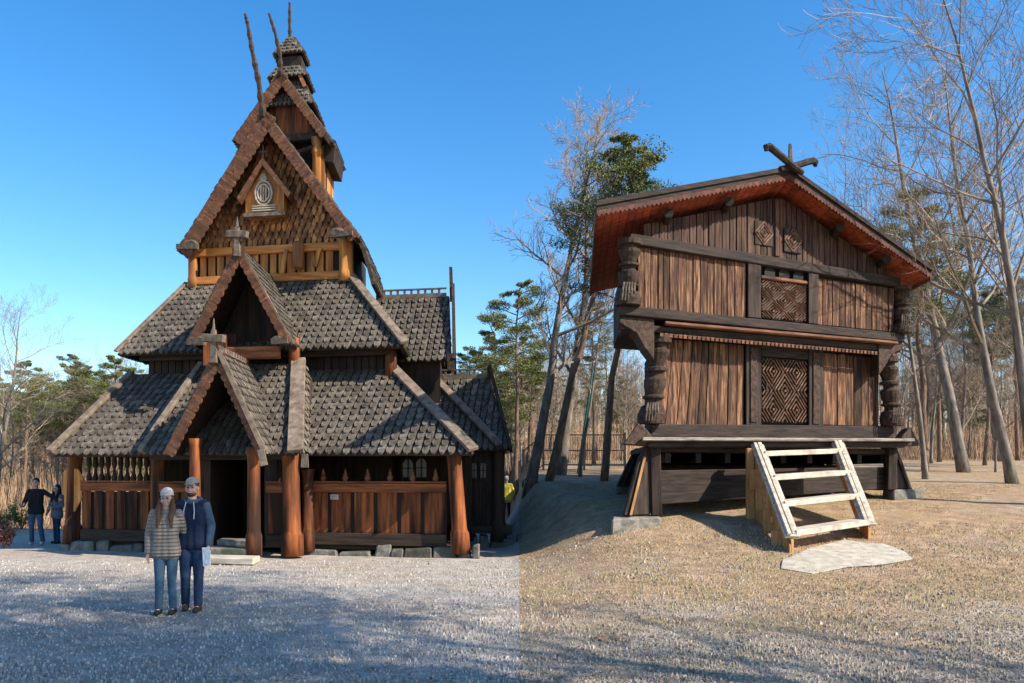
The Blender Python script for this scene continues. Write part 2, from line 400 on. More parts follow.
# window of leaded glass behind the right arcade
for (s0, s1, z0, z1, t) in ((8.35, 8.6, 1.75, 2.18, 1.2), (8.68, 8.93, 1.75, 2.2, 1.2), (10.05, 10.18, 1.72, 2.1, 2.85), (10.28, 10.42, 1.72, 2.1, 2.85)):
    m = MB(); cpoly(m, [(s0, z0), (s1, z0), (s1, z1-.1), ((s0+s1)/2+.05, z1), ((s0+s1)/2-.05, z1), (s0, z1-.1)], t, .03)
    w_ = m.build('arcade_window', M['glass'], church)
    m = MB(); c = (s0+s1)/2; cbox(m, c-.012, c+.012, t-.03, t-.002, z0, z1); cbox(m, s0, s1, t-.032, t-.004, (z0+z1)/2-.012, (z0+z1)/2+.012)
    m.build('mullion', M['dark_v'], w_)
# posts of the gallery (round, slightly flared)
def cpost(s, t, z0, z1, r, lean=(0, 0), mat='red_v', base=True):
    m = MB(); prof = [(z0, r*1.25), (z0+.45, r*1.22), (z0+.5, r*1.05), (z0+.55, r), (z1-.35, r*.92), (z1-.15, r*1.0), (z1, r*1.2)] if base else [(z0, r), (z1, r*.95)]
    lathe(m, P(s, t, 0), prof, 14, lean); return m.build('post', M[mat], church, smooth=True)
cpost(9.78, -.1, .1, 2.4, .17, (-.07, 0)); cpost(.05, .1, .1, 2.4, .17, (.04, 0)); cpost(2.55, -.35, .1, 2.4, .17)
cpost(6.0, -.85, .05, 2.35, .2, (-.02, 0)); cpost(6.22, -.2, .1, 1.95, .13)
cpost(3.95, -1.6, .1, 2.6, .12); cpost(5.3, -1.6, .1, 2.4, .14)
cpost(9.9, 2.9, .1, 2.5, .2, mat='dark_v'); cpost(10.75, 2.9, .1, 2.5, .17, mat='dark_v')
cpost(8.0, 1.75, 4.1, 5.1, .15, base=False); cpost(5.65, .9, 4.4, 5.1, .14, base=False); cpost(3.6, .75, 4.5, 5.1, .14, base=False)
cpost(4.1, .6, 4.4, 5.2, .1, base=False)
# big corner brace (orange) on the left post
m = MB(); cpoly(m, [(-.1, 1.0), (.12, .8), (.36, 1.2), (.42, 1.75), (.28, 1.95), (.05, 2.0), (-.12, 1.9)], -.02, .06); m.build('corner_brace', M['amber_v'], church, bevel=.02)
# ---- lower roof (pent roof all round)
e0, e1 = .05, 10.0; r0, r1 = .85, 8.0; zt0, zb0 = 4.45, 2.3; tb, tt = -.55, 1.95
lowR = slope(church, P(e0-.15, tb, zb0), P(e1, tb, zb0), P(r1, tt, zt0), P(r0, tt, zt0), .22, .215, name='lower_roof', seed=11)
slope(church, P(e1, tb, zb0), P(e1, 3.0, zb0), P(r1, 3.0, zt0), P(r1, tt, zt0), .22, .215, name='lower_roof', seed=12)
slope(church, P(e0-.15, 9, zb0), P(e0-.15, tb, zb0), P(r0, tt, zt0), P(r0, 9, zt0), .22, .215, name='lower_roof', seed=13)
def hip(A, B, w=.24, th=.09, lift=.08, name='hip_board'):
    A = Vector(A); B = Vector(B); m = MB(); up = Vector((0, -.55, .83)); o = up*lift
    m.bar(A+o, B+o, w, th, up=up); ob = m.build(name, M['hipboard'], church, bevel=.012)
    k = MB(); m2 = int((B-A).length/.3)
    for i in range(m2): pass
    return ob
hip(P(e1+.06, tb-.04, zb0), P(r1, tt, zt0)); hip(P(e0-.2, tb-.04, zb0), P(r0, tt, zt0), w=.16)
# ---- projecting bay roof in front
b0, b1 = 2.5, 6.15
slope(church, P(b0, -1.15, 2.3), P(b1, -1.15, 2.3), P(5.75, .95, 4.5), P(3.2, .95, 4.5), .2, .19, name='bay_roof', seed=14)
slope(church, P(b1, -1.15, 2.3), P(b1+.15, -.35, 2.35), P(6.0, 1.5, 4.2), P(5.75, .95, 4.5), .2, .2, name='bay_roof', seed=15)
slope(church, P(b0-.35, -.4, 2.35), P(b0, -1.15, 2.3), P(3.2, .95, 4.5), P(2.9, 1.6, 4.3), .2, .2, name='bay_roof', seed=16)
hip(P(b1+.0, -1.2, 2.28), P(5.75, .95, 4.55), w=.34, th=.1, lift=.06); hip(P(b0-.02, -1.2, 2.28), P(3.2, .95, 4.5), w=.14)
m = MB(); cbox(m, 2.6, 6.05, -1.0, -.85, 2.15, 2.32); m.build('wall_plate', M['dark_h'], church)
m = MB(); cpoly(m, [(6.2, 1.98), (6.38, 1.98), (6.36, 2.28), (6.22, 2.28)], -.9, .05); m.build('drip_board', M['hipboard'], church)
# ---- upper roof
slope(church, P(.75, 1.25, 4.9), P(8.35, 1.25, 4.9), P(6.75, 3.2, 7.05), P(1.95, 3.2, 7.05), .21, .205, name='upper_roof', seed=21)
slope(church, P(8.35, 1.25, 4.9), P(8.35, 7.4, 4.9), P(6.75, 5.5, 7.05), P(6.75, 3.2, 7.05), .21, .205, name='upper_roof', seed=22)
slope(church, P(.75, 7.4, 4.9), P(.75, 1.25, 4.9), P(1.95, 3.2, 7.05), P(1.95, 5.5, 7.05), .21, .205, name='upper_roof', seed=23)
hip(P(8.4, 1.2, 4.9), P(6.7, 3.25, 7.12), w=.22); hip(P(.72, 1.2, 4.88), P(1.95, 3.2, 7.05), w=.12, th=.06)
m = MB(); cbox(m, 1.2, 8.0, 1.6, 1.72, 4.75, 4.88); m.build('wall_plate', M['dark_h'], church)
# small cross finial behind the left hip
m = MB(); q = P(1.35, 4.6, 6.35); m.bar(q, q+Vector((0, 0, .5)), .09, .09, up=(0, 1, 0)); m.bar(q+Vector((-.16, 0, .32)), q+Vector((.16, 0, .32)), .09, .1); m.sphere(q+Vector((0, 0, .5)), .1)
m.build('cross_finial', M['dark_v'], church)
# ---- upper lit wall
m = MB(); cbox(m, 2.15, 6.65, 3.25, 7.2, 6.9, 8.3); uw = m.build('upper_wall', M['dark_v'], church)
m = MB(); r = random.Random(3); s = 2.35
while s < 6.3:
    w = r.uniform(.17, .23); cbox(m, s, s+w, 3.17, 3.245, 7.25, 7.8); s += w+.065
m.build('wall_board', M['amber_v'], uw, bevel=.01)
m = MB(); cbox(m, 2.1, 6.7, 3.1, 3.24, 7.03, 7.25); m.build('lower_beam', M['amber_h'], uw, bevel=.02)
m = MB(); cbox(m, 2.1, 6.7, 3.08, 3.24, 7.8, 8.02); m.build('upper_beam', M['amber_h'], uw, bevel=.02)
for s, r_ in ((2.15, .13), (6.62, .19)):
    m = MB(); lathe(m, P(s, 3.15, 0), [(6.95, r_*1.1), (7.2, r_*1.1), (7.25, r_), (7.9, r_), (8.05, r_*1.15)], 14); m.build('corner_post', M['amber_v'], uw, smooth=True)
m = MB(); lathe(m, P(5.3, 2.95, 0), [(7.3, .12), (7.35, .15), (7.95, .15), (8.02, .12)], 14); m.build('hanging_barrel', M['amber_v'], church, smooth=True)
m = MB(); m.bar(P(4.82, 3.0, 7.2), P(4.95, 3.0, 7.85), .1, .12, up=(0, 1, 0)); m.bar(P(5.75, 3.0, 7.35), P(5.9, 3.0, 7.85), .12, .12, up=(0, 1, 0)); m.build('bracket', M['amber_v'], uw, bevel=.01)
# ---- main gable
AP = (4.45, 11.38); GL = (1.98, 7.83); GR = (7.05, 7.95); tg = 2.45
m = MB(); cpoly(m, [(2.3, 8.0), (6.65, 8.0), (4.45, 11.1)], 3.21, .12); gb = m.build('gable_wall', M['dark_v'], church)
# shingles on the gable wall: triangle as quad with tiny top
m = MB(); shingles(m, P(2.25, 3.2, 8.03), P(6.7, 3.2, 8.03), P(4.5, 3.2, 11.1), P(4.4, 3.2, 11.1), .2, .17, lift=.055, seed=31, wf=.74, stag=1); m.build('gable_shingle', M['wshingle'], gb)
def gable_roof(ap, gl, gr, t0, t1, zap, row=.2, col=.2, seed=40, over=.0):
    A, L_, R_ = ap, gl, gr
    slope(church, P(R_[0], t0, R_[1]), P(R_[0], t1, R_[1]), P(A[0], t1, A[1]), P(A[0], t0, A[1]), row, col, th=.12, name='gable_roof', seed=seed, under='carve')
    slope(church, P(L_[0], t1, L_[1]), P(L_[0], t0, L_[1]), P(A[0], t0, A[1]), P(A[0], t1, A[1]), row, col, th=.12, name='gable_roof', seed=seed+1, under='carve')
gable_roof(AP, GL, GR, tg, 6.2, 0, seed=41)
barge(church, P(GL[0], tg, GL[1]), P(AP[0], tg, AP[1]), P(1, 0, 0)-P(0, 0, 0), FR, w=.42, amp=.03, waves=22)
barge(church, P(GR[0], tg, GR[1]), P(AP[0], tg, AP[1]), P(0, 0, 0)-P(1, 0, 0), FR, w=.26, amp=.03, waves=22)
def scroll(s, t, z, d, sz=.3, mat='carve_grey'):
    m = MB(); pts = []
    for i in range(13):
        a = i/12*pi*1.6; rr = sz*(1-.055*i)
        pts.append(P(s-d*(rr*cos(a)-sz)*.6, t, z+rr*sin(a)*.45))
    m.tube(pts, [sz*.22]*13, 6); m.bar(P(s-d*sz*.9, t, z), P(s+d*sz*1.1, t, z-.02), .12, .14); return m.build('scroll_end', M[mat], church)
scroll(2.25, tg-.1, 7.88, 1); scroll(6.65, tg-.1, 8.0, -1)
# curved lower apron roof seen beyond the gable at the right
cu = [(7.0, 8.1), (7.18, 7.75), (7.32, 7.3), (7.45, 6.8)]
for (a_, b_) in zip(cu, cu[1:]):
    slope(church, P(b_[0], 2.9, b_[1]), P(b_[0], 6.4, b_[1]), P(a_[0], 6.4, a_[1]), P(a_[0], 2.9, a_[1]), .2, .2, th=.1, name='apron_roof', seed=51)
# ridge board and dragon
spire_post(church, [P(4.43, tg-.05, 11.2), P(4.36, tg-.2, 12.0), P(4.2, tg-.3, 12.8), P(4.08, tg-.35, 13.5), P(4.02, tg-.38, 13.75)], .085, .035)
# ---- dormer niche with carving on the gable wall
dn = MB(); cpoly(dn, [(3.85, 8.72), (4.95, 8.72), (4.95, 9.35), (4.38, 9.95), (3.85, 9.35)], 2.7, .55); niche = dn.build('niche', M['amber_v'], church)
m = MB(); cbox(m, 3.8, 5.0, 2.62, 2.75, 8.66, 8.76); m.build('niche_sill', M['hipboard'], niche, bevel=.01)
for E_, sgn in (((3.65, 9.15), 1), ((5.18, 9.2), -1)):
    m = MB(); m.prism([P(E_[0], 2.5, E_[1]), P(E_[0]+sgn*.08, 2.5, E_[1]-.12), P(4.38+sgn*.02, 2.5, 10.0), P(4.38, 2.5, 10.18)], CW*.72); m.build('niche_roof', M['barge'], niche)
m = MB(); m.bar(P(4.38, 2.6, 10.1), P(4.38, 2.6, 10.55), .035, .035, up=(0, 1, 0)); m.bar(P(4.25, 2.6, 10.35), P(4.51, 2.6, 10.35), .035, .035); m.build('small_cross', M['carve_grey'], niche)
m = MB(); tc_ = 2.64
for rr in (.28, .2):
    pts = [P(4.38+rr*cos(x)*.85, tc_, 9.28+rr*sin(x)*1.15) for x in [i*pi/6 for i in range(13)]]; m.tube(pts, [.025]*13, 5)
for ds in (-.07, 0, .07): m.bar(P(4.38+ds, tc_, 9.1), P(4.38+ds, tc_, 9.45), .03, .04, up=(0, 1, 0))
m.bar(P(4.28, tc_, 9.66), P(4.48, tc_, 9.66), .05, .1); m.bar(P(4.38, tc_, 9.6), P(4.38, tc_, 9.78), .12, .05, up=(0, 1, 0))
for z in (8.82, 8.88, 8.94): m.bar(P(4.05, tc_, z), P(4.72, tc_, z), .035, .03)
m.build('carved_ornament', M['tread'], niche)
# ---- belfry gable behind and above
BA = (4.5, 13.25); BL = (3.05, 11.4); BR = (6.05, 11.15); tB = 4.15
m = MB(); cpoly(m, [(3.2, 9.6), (5.75, 9.6), (5.8, 11.35), (4.5, 13.0), (3.2, 11.35)], 4.75, .1); m.build('belfry_back_wall', M['dark_v'], church)
m = MB(); cpoly(m, [(3.5, 11.5), (5.55, 11.5), (4.5, 12.95)], 4.45, .06); m.build('belfry_gable_wall', M['red_v'], church)
m = MB(); cbox(m, 3.3, 5.85, 4.25, 4.4, 11.3, 11.5); m.build('belfry_beam', M['carve'], church)
gable_roof(BA, BL, BR, tB, 6.4, 0, seed=61)
barge(church, P(BL[0], tB, BL[1]), P(BA[0], tB, BA[1]), P(1, 0, 0)-P(0, 0, 0), FR, w=.3, amp=.03, waves=15)
barge(church, P(5.9, tB, 11.38), P(BA[0], tB, BA[1]), P(0, 0, 0)-P(1, 0, 0), FR, w=.22, amp=.03, waves=15)
for s in (5.55,): 
    m = MB(); lathe(m, P(s, 4.35, 0), [(9.6, .13), (10.9, .13), (10.95, .16), (11.1, .12), (11.35, .17)], 12); m.build('belfry_post', M['amber_v'], church, smooth=True)
m = MB(); cbox(m, 5.62, 5.75, 4.5, 6.2, 9.4, 11.2); m.build('belfry_side_wall', M['amber_v'], church)
m = MB(); cpoly(m, [(5.72, 10.75), (6.02, 10.7), (6.1, 11.3), (5.8, 11.5), (5.7, 11.2)], 4.5, 1.6); m.build('belfry_eave', M['dark_v'], church)
m = MB(); m.bar(P(4.6, 4.3, 10.85), P(5.5, 4.3, 11.1), .1, .1); m.build('belfry_brace', M['carve'], church)
spire_post(church, [P(4.5, tB-.05, 13.1), P(4.52, tB-.15, 13.6), P(4.4, tB-.25, 14.2), P(4.22, tB-.3, 14.75)], .075, .035)
# ---- turret: two stacked pyramidal roofs and a finial
def pyr(s, t, z0, z1, r0, r1, seed):
    c = [(-1, -1), (1, -1), (1, 1), (-1, 1)]
    for i in range(4):
        a_, b_ = c[i], c[(i+1) % 4]
        slope(church, P(s+a_[0]*r0, t+a_[1]*r0, z0), P(s+b_[0]*r0, t+b_[1]*r0, z0), P(s+b_[0]*r1, t+b_[1]*r1, z1), P(s+a_[0]*r1, t+a_[1]*r1, z1), .15, .14, th=.06, name='turret_roof', seed=seed+i)
ts, tt_ = 4.62, 5.1
m = MB(); cbox(m, ts-.62, ts+.62, tt_-.62, tt_+.62, 11.8, 12.95); cbox(m, ts-.38, ts+.38, tt_-.38, tt_+.38, 12.95, 13.95); cbox(m, ts-.2, ts+.2, tt_-.2, tt_+.2, 13.9, 14.2)
m.build('turret_wall', M['dark_v'], church)
pyr(ts, tt_, 12.35, 13.2, .85, .4, 71); pyr(ts, tt_, 13.3, 13.72, .58, .32, 81); pyr(ts, tt_, 14.05, 14.7, .45, .06, 91)
m = MB()
for s in (-.55, .55): m.bar(P(ts+s, tt_-.6, 12.9), P(ts+s*.6, tt_-.5, 13.4), .1, .1, up=(0, 1, 0))
m.build('turret_strut', M['amber_v'], church)
spire_post(church, [P(ts-.05, tt_, 14.6), P(ts-.07, tt_, 15.1), P(ts-.07, tt_, 15.75)], .06, .035, mat='carve')
# ---- middle gable porch
def porch(ap, gl, gr, t0, t1, seed, w, mouth, back=True, waves=8, closed=True):
    gable_roof(ap, gl, gr, t0, t1, 0, row=.19, col=.19, seed=seed)
    barge(church, P(gl[0], t0, gl[1]), P(ap[0], t0, ap[1]), P(1, 0, 0)-P(0, 0, 0), FR, w=w, amp=.03, waves=int(waves*1.8))
    barge(church, P(gr[0], t0, gr[1]), P(ap[0], t0, ap[1]), P(0, 0, 0)-P(1, 0, 0), FR, w=w*.75, amp=.03, waves=int(waves*1.8))
porch((4.42, 7.2), (3.12, 4.95), (5.75, 4.88), .15, 3.1, 101, .24, None)
m = MB(); cpoly(m, [(3.4, 4.9), (5.5, 4.9), (4.42, 6.95)], 1.4, .08); m.build('porch_gable_wall', M['dark_v'], church)
m = MB(); cbox(m, 3.5, 5.4, .35, .5, 4.55, 4.85); m.build('porch_beam', M['red_h'], church, bevel=.02)
m = MB(); cbox(m, 3.45, 4.05, .3, .9, 4.4, 5.15); m.build('porch_corner_block', M['red_v'], church, bevel=.02)
scroll(3.35, .08, 4.95, 1, .22); scroll(5.5, .08, 4.92, -1, .2)
porch((4.55, 4.45), (3.35, 2.3), (5.62, 2.3), -1.85, .9, 111, .22, None, waves=8)
m = MB(); m.bar(P(5.62, -1.9, 2.3), P(4.6, -1.9, 4.42), .1, .06, up=FR); m.bar(P(5.64, -1.98, 2.02), P(5.56, -1.98, 2.35), .14, .05, up=FR); m.build('edge_board', M['hipboard'], church)
# ridge posts with wooden crosses on the two porches
for (s, t, z, h, w_) in ((4.42, .05, 7.0, .8, .26), (4.5, -1.95, 4.25, .8, .24)):
    m = MB(); m.bar(P(s, t, z-.1), P(s, t, z+h*.75), .16, .12, up=(0, 1, 0), w2=.1, h2=.08); m.bar(P(s-w_, t, z+h*.55), P(s+w_, t, z+h*.5), .14, .16); m.bar(P(s, t, z+h*.7), P(s, t, z+h*1.05), .06, .06, up=(0, 1, 0), w2=.02, h2=.02)
    m.build('ridge_cross', M['hipdark'], church, bevel=.01)
# ridge comb of lower porch
m = MB()
for i in range(12): m.bar(P(4.55, -1.7+i*.2, 4.44), P(4.55, -1.7+i*.2, 4.56), .03, .1, up=CW)
cbox(m, 4.54, 4.56, -1.75, .6, 4.42, 4.47); m.build('ridge_comb', M['hipboard'], church)
# door deep inside the porch, inner arch
m = MB(); cpoly(m, [(4.1, .2), (5.15, .2), (5.15, 2.1), (4.95, 2.6), (4.62, 2.8), (4.3, 2.6), (4.1, 2.1)], 1.9, .06); dr = m.build('church_door', M['dark_v'], church, label='black timber door deep inside the porch')
m = MB(); m.tube([P(4.95, 1.86, 1.2), P(4.95, 1.8, 1.25), P(4.95, 1.86, 1.32)], [.015]*3); m.build('door_handle', M['iron'], dr)
m = MB(); cbox(m, 3.6, 4.0, -.7, 1.9, .2, 2.6); cbox(m, 5.3, 5.6, -.7, 1.9, .2, 2.6); m.build('porch_side_wall', M['dark_v'], church)
# steps before the door
m = MB(); cbox(m, 4.25, 5.35, -1.75, -1.15, .0, .28); cbox(m, 4.35, 5.2, -1.3, -.9, .28, .42)
m.build('stone_step', M['stone'], church, bevel=.02)
m = MB(); cbox(m, 4.3, 5.5, -2.35, -1.8, .02, .15); m.build('wooden_step', M['tread'], church, bevel=.015)
# ---- right wing, tall part
slope(church, P(8.1, 3.15, 4.8), P(9.5, 3.15, 4.8), P(9.42, 4.5, 6.75), P(7.2, 4.5, 6.75), .2, .19, name='wing_roof', seed=121)
slope(church, P(9.5, 5.9, 4.8), P(7.5, 5.9, 4.8), P(7.2, 4.5, 6.75), P(9.42, 4.5, 6.75), .2, .19, name='wing_roof', seed=122)
m = MB(); cbox(m, 6.8, 9.2, 3.4, 5.7, 2.2, 4.95); m.build('wing_wall', M['dark_v'], church)
m = MB(); m.prism([P(9.2, 3.4, 4.9), P(9.2, 5.7, 4.9), P(9.2, 4.5, 6.65)], CU*.08); m.build('wing_gable_wall', M['dark_v'], church)
def comb(s0, s1, t, z):
    m = MB(); n = int((s1-s0)/.2); m.hexa([P(s0, t-.05, z), P(s1, t-.05, z), P(s1, t+.05, z), P(s0, t+.05, z)], [P(s0, t-.05, z+.12), P(s1, t-.05, z+.12), P(s1, t+.05, z+.12), P(s0, t+.05, z+.12)])
    for i in range(n):
        s = s0+i*.2; cbox(m, s, s+.07, t-.03, t+.03, z+.121, z+.23)
    cbox(m, s0, s1, t-.04, t+.04, z+.231, z+.27); return m.build('ridge_comb', M['hipboard'], church)
comb(7.3, 9.35, 4.5, 6.72)
m = MB()                                                # wing verge board and post
m.bar(P(9.5, 4.5, 6.6), P(9.47, 4.5, 7.55), .1, .14, up=CW, w2=.09, h2=.1); m.bar(P(9.54, 4.45, 7.0), P(9.58, 3.1, 4.75), .08, .26, up=FR); m.bar(P(9.54, 4.55, 7.0), P(9.58, 5.95, 4.75), .08, .26, up=CW)
m.build('wing_verge_board', M['carve'], church)
m = MB(); m.bar(P(9.5, 3.12, 4.5), P(9.5, 3.12, 4.95), .18, .2, up=(0, 1, 0)); m.build('scroll_end', M['carve'], church)
# ---- right wing, low part
slope(church, P(8.9, 2.5, 2.45), P(11.0, 2.5, 2.45), P(10.5, 4.0, 4.4), P(8.3, 4.0, 4.4), .2, .19, name='low_wing_roof', seed=131)
slope(church, P(11.0, 2.5, 2.45), P(11.0, 6, 2.45), P(10.5, 6, 4.4), P(10.5, 4.0, 4.4), .2, .19, name='low_wing_roof', seed=132)
hip(P(10.75, 2.45, 2.5), P(8.9, 4.0, 4.5), w=.2)
comb(8.9, 10.45, 4.0, 4.38)
m = MB(); m.bar(P(10.55, 4.0, 4.0), P(10.52, 4.0, 4.95), .12, .14, up=CW, w2=.05, h2=.08); m.bar(P(10.56, 4.0, 4.7), P(11.05, 2.45, 2.42), .08, .24, up=FR); m.build('wing_verge_board', M['carve'], church)
m = MB(); cbox(m, 9.9, 10.8, 3.0, 5.7, .3, 2.5); cbox(m, 8.2, 9.9, 3.0, 5.5, .2, 2.5); m.build('low_wing_wall', M['dark_v'], church)
m = MB(); r = random.Random(5)
for i in range(9): cbox(m, 9.95+i*.1, 10.03+i*.1, 2.955, 2.998, .35, 1.6)
m.build('wall_board', M['dark_v'], church)
m = MB(); cbox(m, 9.5, 11.1, 2.75, 2.93, .3, .5); m.build('sill_beam', M['dark_h'], church)

# ------------------------------------------------------------ STOREHOUSE
ht = RAD(25); HU = Vector((cos(ht), sin(ht), 0)); HW = Vector((.08, .997, 0)); HO = Vector((2.9325, 17.0, 0))
def Q(s, t, z): return HO+HU*s+HW*t+Vector((0, 0, z))
store = empty('log_storehouse', Q(3.5, 2.5, 1.0), 'old two storey log storehouse with carved corner posts and crossed gable finials', 'storehouse')
def hbox(mb, s0, s1, t0, t1, z0, z1, z0b=None, z1b=None):
    z0b = z0 if z0b is None else z0b; z1b = z1 if z1b is None else z1b
    return mb.hexa([Q(s0, t0, z0), Q(s1, t0, z0b), Q(s1, t1, z0b), Q(s0, t1, z0)], [Q(s0, t0, z1), Q(s1, t0, z1b), Q(s1, t1, z1b), Q(s0, t1, z1)])
def hb(name, *a, mat='beam', bevel=.02, parent=None):
    m = MB(); hbox(m, *a); return m.build(name, M[mat], parent or store, bevel=bevel)
DP = 5.0
# corner stones
def stone_block(s, t, w, d, h):
    g = Q(s, t, 0); z = zt(g.x, g.y); m = MB(); r = random.Random(int(s*10+t))
    j = lambda: r.uniform(-.04, .04)
    m.hexa([Q(s-w/2+j(), t-d/2+j(), z-.3), Q(s+w/2+j(), t-d/2+j(), z-.3), Q(s+w/2+j(), t+d/2, z-.3), Q(s-w/2, t+d/2, z-.3)],
           [Q(s-w/2+.05+j(), t-d/2+.05, z+h+j()), Q(s+w/2-.05+j(), t-d/2+.05+j(), z+h+j()), Q(s+w/2-.05, t+d/2-.05, z+h+j()), Q(s-w/2+.05, t+d/2-.05, z+h+j())])
    m.build('corner_stone', M['stone'], store, bevel=.04); return z+h
zc0 = stone_block(-.35, .1, 1.25, .8, .18); zc1 = stone_block(7.75, .1, 1.2, .8, .2)
zc2 = stone_block(-.2, DP-.3, 1, .8, .15); zc3 = stone_block(7.6, DP-.3, 1, .8, .15)
# flared carved legs
def leg(s, t, d, z0, z1=2.5):
    m = MB()
    m.prism([Q(s+.28*d, t-.22, z1), Q(s-.10*d, t-.22, z1), Q(s-.30*d, t-.22, z1-.35), Q(s-.68*d, t-.22, z0), Q(s-.02*d, t-.22, z0), Q(s+.12*d, t-.22, z0+.4)], HW*.42)
    o = m.build('leg', M['beam_v'], store, bevel=.03)
    m = MB(); m.bar(Q(s+.15*d, t-.25, z0), Q(s+.1*d, t-.25, z1-.05), .22, .16, up=(0, 1, 0)); m.build('leg_batten', M['beam_v'], o, bevel=.015)
    m = MB(); m.bar(Q(s-.5*d, t-.26, z0+.02), Q(s-.15*d, t-.26, z1-.3), .05, .06, up=(0, 1, 0)); m.build('leg_edge', M['newwood' if d > 0 and t < 1 else 'beam_v'], o)
leg(0, .1, 1, zc0); leg(7.3, .1, -1, zc1); leg(.1, DP-.4, 1, zc2); leg(7.2, DP-.4, -1, zc3)
# log ring at the base, joists and floor
hb('base_log', .2, 7.35, .05, .4, 1.18, 1.92, 1.45, 2.0); hb('base_log', .1, 7.3, DP-.6, DP-.25, 1.3, 2.0)
for s in (.2, 7.1): hb('side_log', s-.15, s+.15, .42, DP-.62, 1.4, 1.95)
m = MB()
for i in range(9): hbox(m, .4+i*.82, .55+i*.82, .1, DP-.3, 2.08, 2.3)
m.build('floor_joist', M['beam'], store)
hb('floor', -.1, 7.3, -.05, DP, 2.31, 2.45); hb('shade_log', .4, 7.0, 2.4, 2.7, 1.1, 2.05)  # log in the middle added to keep the space under the floor dark
hb('shade_board', .4, 7.0, DP-.24, DP-.18, .9, 2.3)  # board added at the rear to block light below the floor
# threshold bench
hb('bench_board', -.25, 7.75, -.62, .0, 2.52, 2.6, 2.62, 2.7, mat='greyboard')
hb('sill_log', .0, 7.3, -.12, .2, 2.61, 2.9, 2.71, 3.02, mat='beam')
hb('bench_support', -.1, 7.5, -.45, -.3, 2.4, 2.515, 2.47, 2.615)
# carved bench ends
for s, d in ((-.35, 1), (7.75, -1)):
    m = MB(); z = 2.6 if d > 0 else 2.68
    m.prism([Q(s-.35*d, -.4, z-.15), Q(s+.35*d, -.4, z-.18), Q(s+.35*d, -.4, z+.05), Q(s+.12*d, -.4, z+.26), Q(s, -.4, z+.3), Q(s-.12*d, -.4, z+.12)], HW*.45); m.build('bench_end', M['carve'], store, bevel=.02)
# lower storey walls
hb('lower_storey', .35, 6.85, .12, DP-.2, 2.95, 4.85, mat='beam_v', bevel=0)
def planks(s0, s1, t, z0, z1, seed, mat='plank', zf=None, name='wall_plank', lw=(.18, .3), lean=0):
    m = MB(); r = random.Random(seed); s = s0
    while s < s1-.04:
        w = min(r.uniform(*lw), s1-s); d = r.uniform(0, .035)
        a = zf(s) if zf else z1; b = zf(s+w-.012) if zf else z1
        f = lambda x: x+lean*(1-(x-s0)/(s1-s0))
        m.add([Q(f(s), t-d, z0), Q(f(s+w-.012), t-d, z0), Q(f(s+w-.012), t+.08, z0), Q(f(s), t+.08, z0), Q(s, t-d, a), Q(s+w-.012, t-d, b), Q(s+w-.012, t+.08, b), Q(s, t+.08, a)],
              [(3,2,1,0),(4,5,6,7),(0,1,5,4),(1,2,6,5),(2,3,7,6),(3,0,4,7)]); s += w
    return m.build(name, M[mat], store, bevel=.012)
planks(.42, 2.55, .02, 2.9, 4.75, 1, lean=-.25); planks(4.95, 6.82, .02, 3.0, 4.72, 2)
# door frames, lower and upper
def clipseg(p, q, x0, x1, y0, y1):
    dx, dy = q[0]-p[0], q[1]-p[1]; t0, t1 = 0, 1
    for a, b in ((-dx, p[0]-x0), (dx, x1-p[0]), (-dy, p[1]-y0), (dy, y1-p[1])):
        if abs(a) < 1e-9:
            if b < 0: return None
        else:
            r_ = b/a
            if a < 0: t0 = max(t0, r_)
            else: t1 = min(t1, r_)
    if t0 >= t1-.02: return None
    return (p[0]+dx*t0, p[1]+dy*t0), (p[0]+dx*t1, p[1]+dy*t1)
def diamond_door(s0, s1, z0, z1, t, rows, name):
    """carved door: staggered concentric lozenges that tile the whole leaf"""
    o = hb(name, s0, s1, t+.03, t+.08, z0, z1, mat='beam_v', bevel=0)
    m = MB(); Wd = s1-s0; a = Wd*.25; b = (z1-z0)/(rows*2-.6); k0 = 0
    for r_ in range(-1, rows*2+1):
        for c in range(-1, 4):
            if (c+r_) % 2: continue
            cx = s0+Wd*(.25*c+.25*0)+a*1.0; cz = z0+b*.7+b*r_
            for k, fr in enumerate((.88, .60, .32)):
                pts = [(cx+a*fr, cz), (cx, cz+b*fr), (cx-a*fr, cz), (cx, cz-b*fr)]
                for i in range(4):
                    seg = clipseg(pts[i], pts[(i+1) % 4], s0+.02, s1-.02, z0+.02, z1-.02)
                    if seg: m.bar(Q(seg[0][0], t-.004*k, seg[0][1]), Q(seg[1][0], t-.004*k, seg[1][1]), min(a, b)*.075, .05+.004*i, up=-HW)
            if s0+.05 < cx < s1-.05 and z0+.05 < cz < z1-.05: m.bar(Q(cx-.025, t-.015, cz), Q(cx+.025, t-.015, cz), .05, .06, up=-HW)
    m.build('diamond_strip', M['door'], o); return o
dl = diamond_door(3.05, 4.45, 3.02, 4.5, .0, 2, 'lower_door')
m = MB(); m.bar(Q(3.2, -.06, 3.7), Q(3.2, -.06, 3.95), .03, .03, up=(0, 1, 0)); m.build('door_handle', M['iron'], dl)
for s0, s1 in ((2.58, 3.03), (4.47, 4.93)):
    hb('door_jamb', s0, s1, -.1, .1, 2.93, 4.8, mat='beam_v'); hb('jamb_batten', s0+.12, s1-.13, -.135, -.103, 3.0, 4.7, mat='carve')
hb('door_lintel', 3.04, 4.46, -.08, .1, 4.52, 4.8)
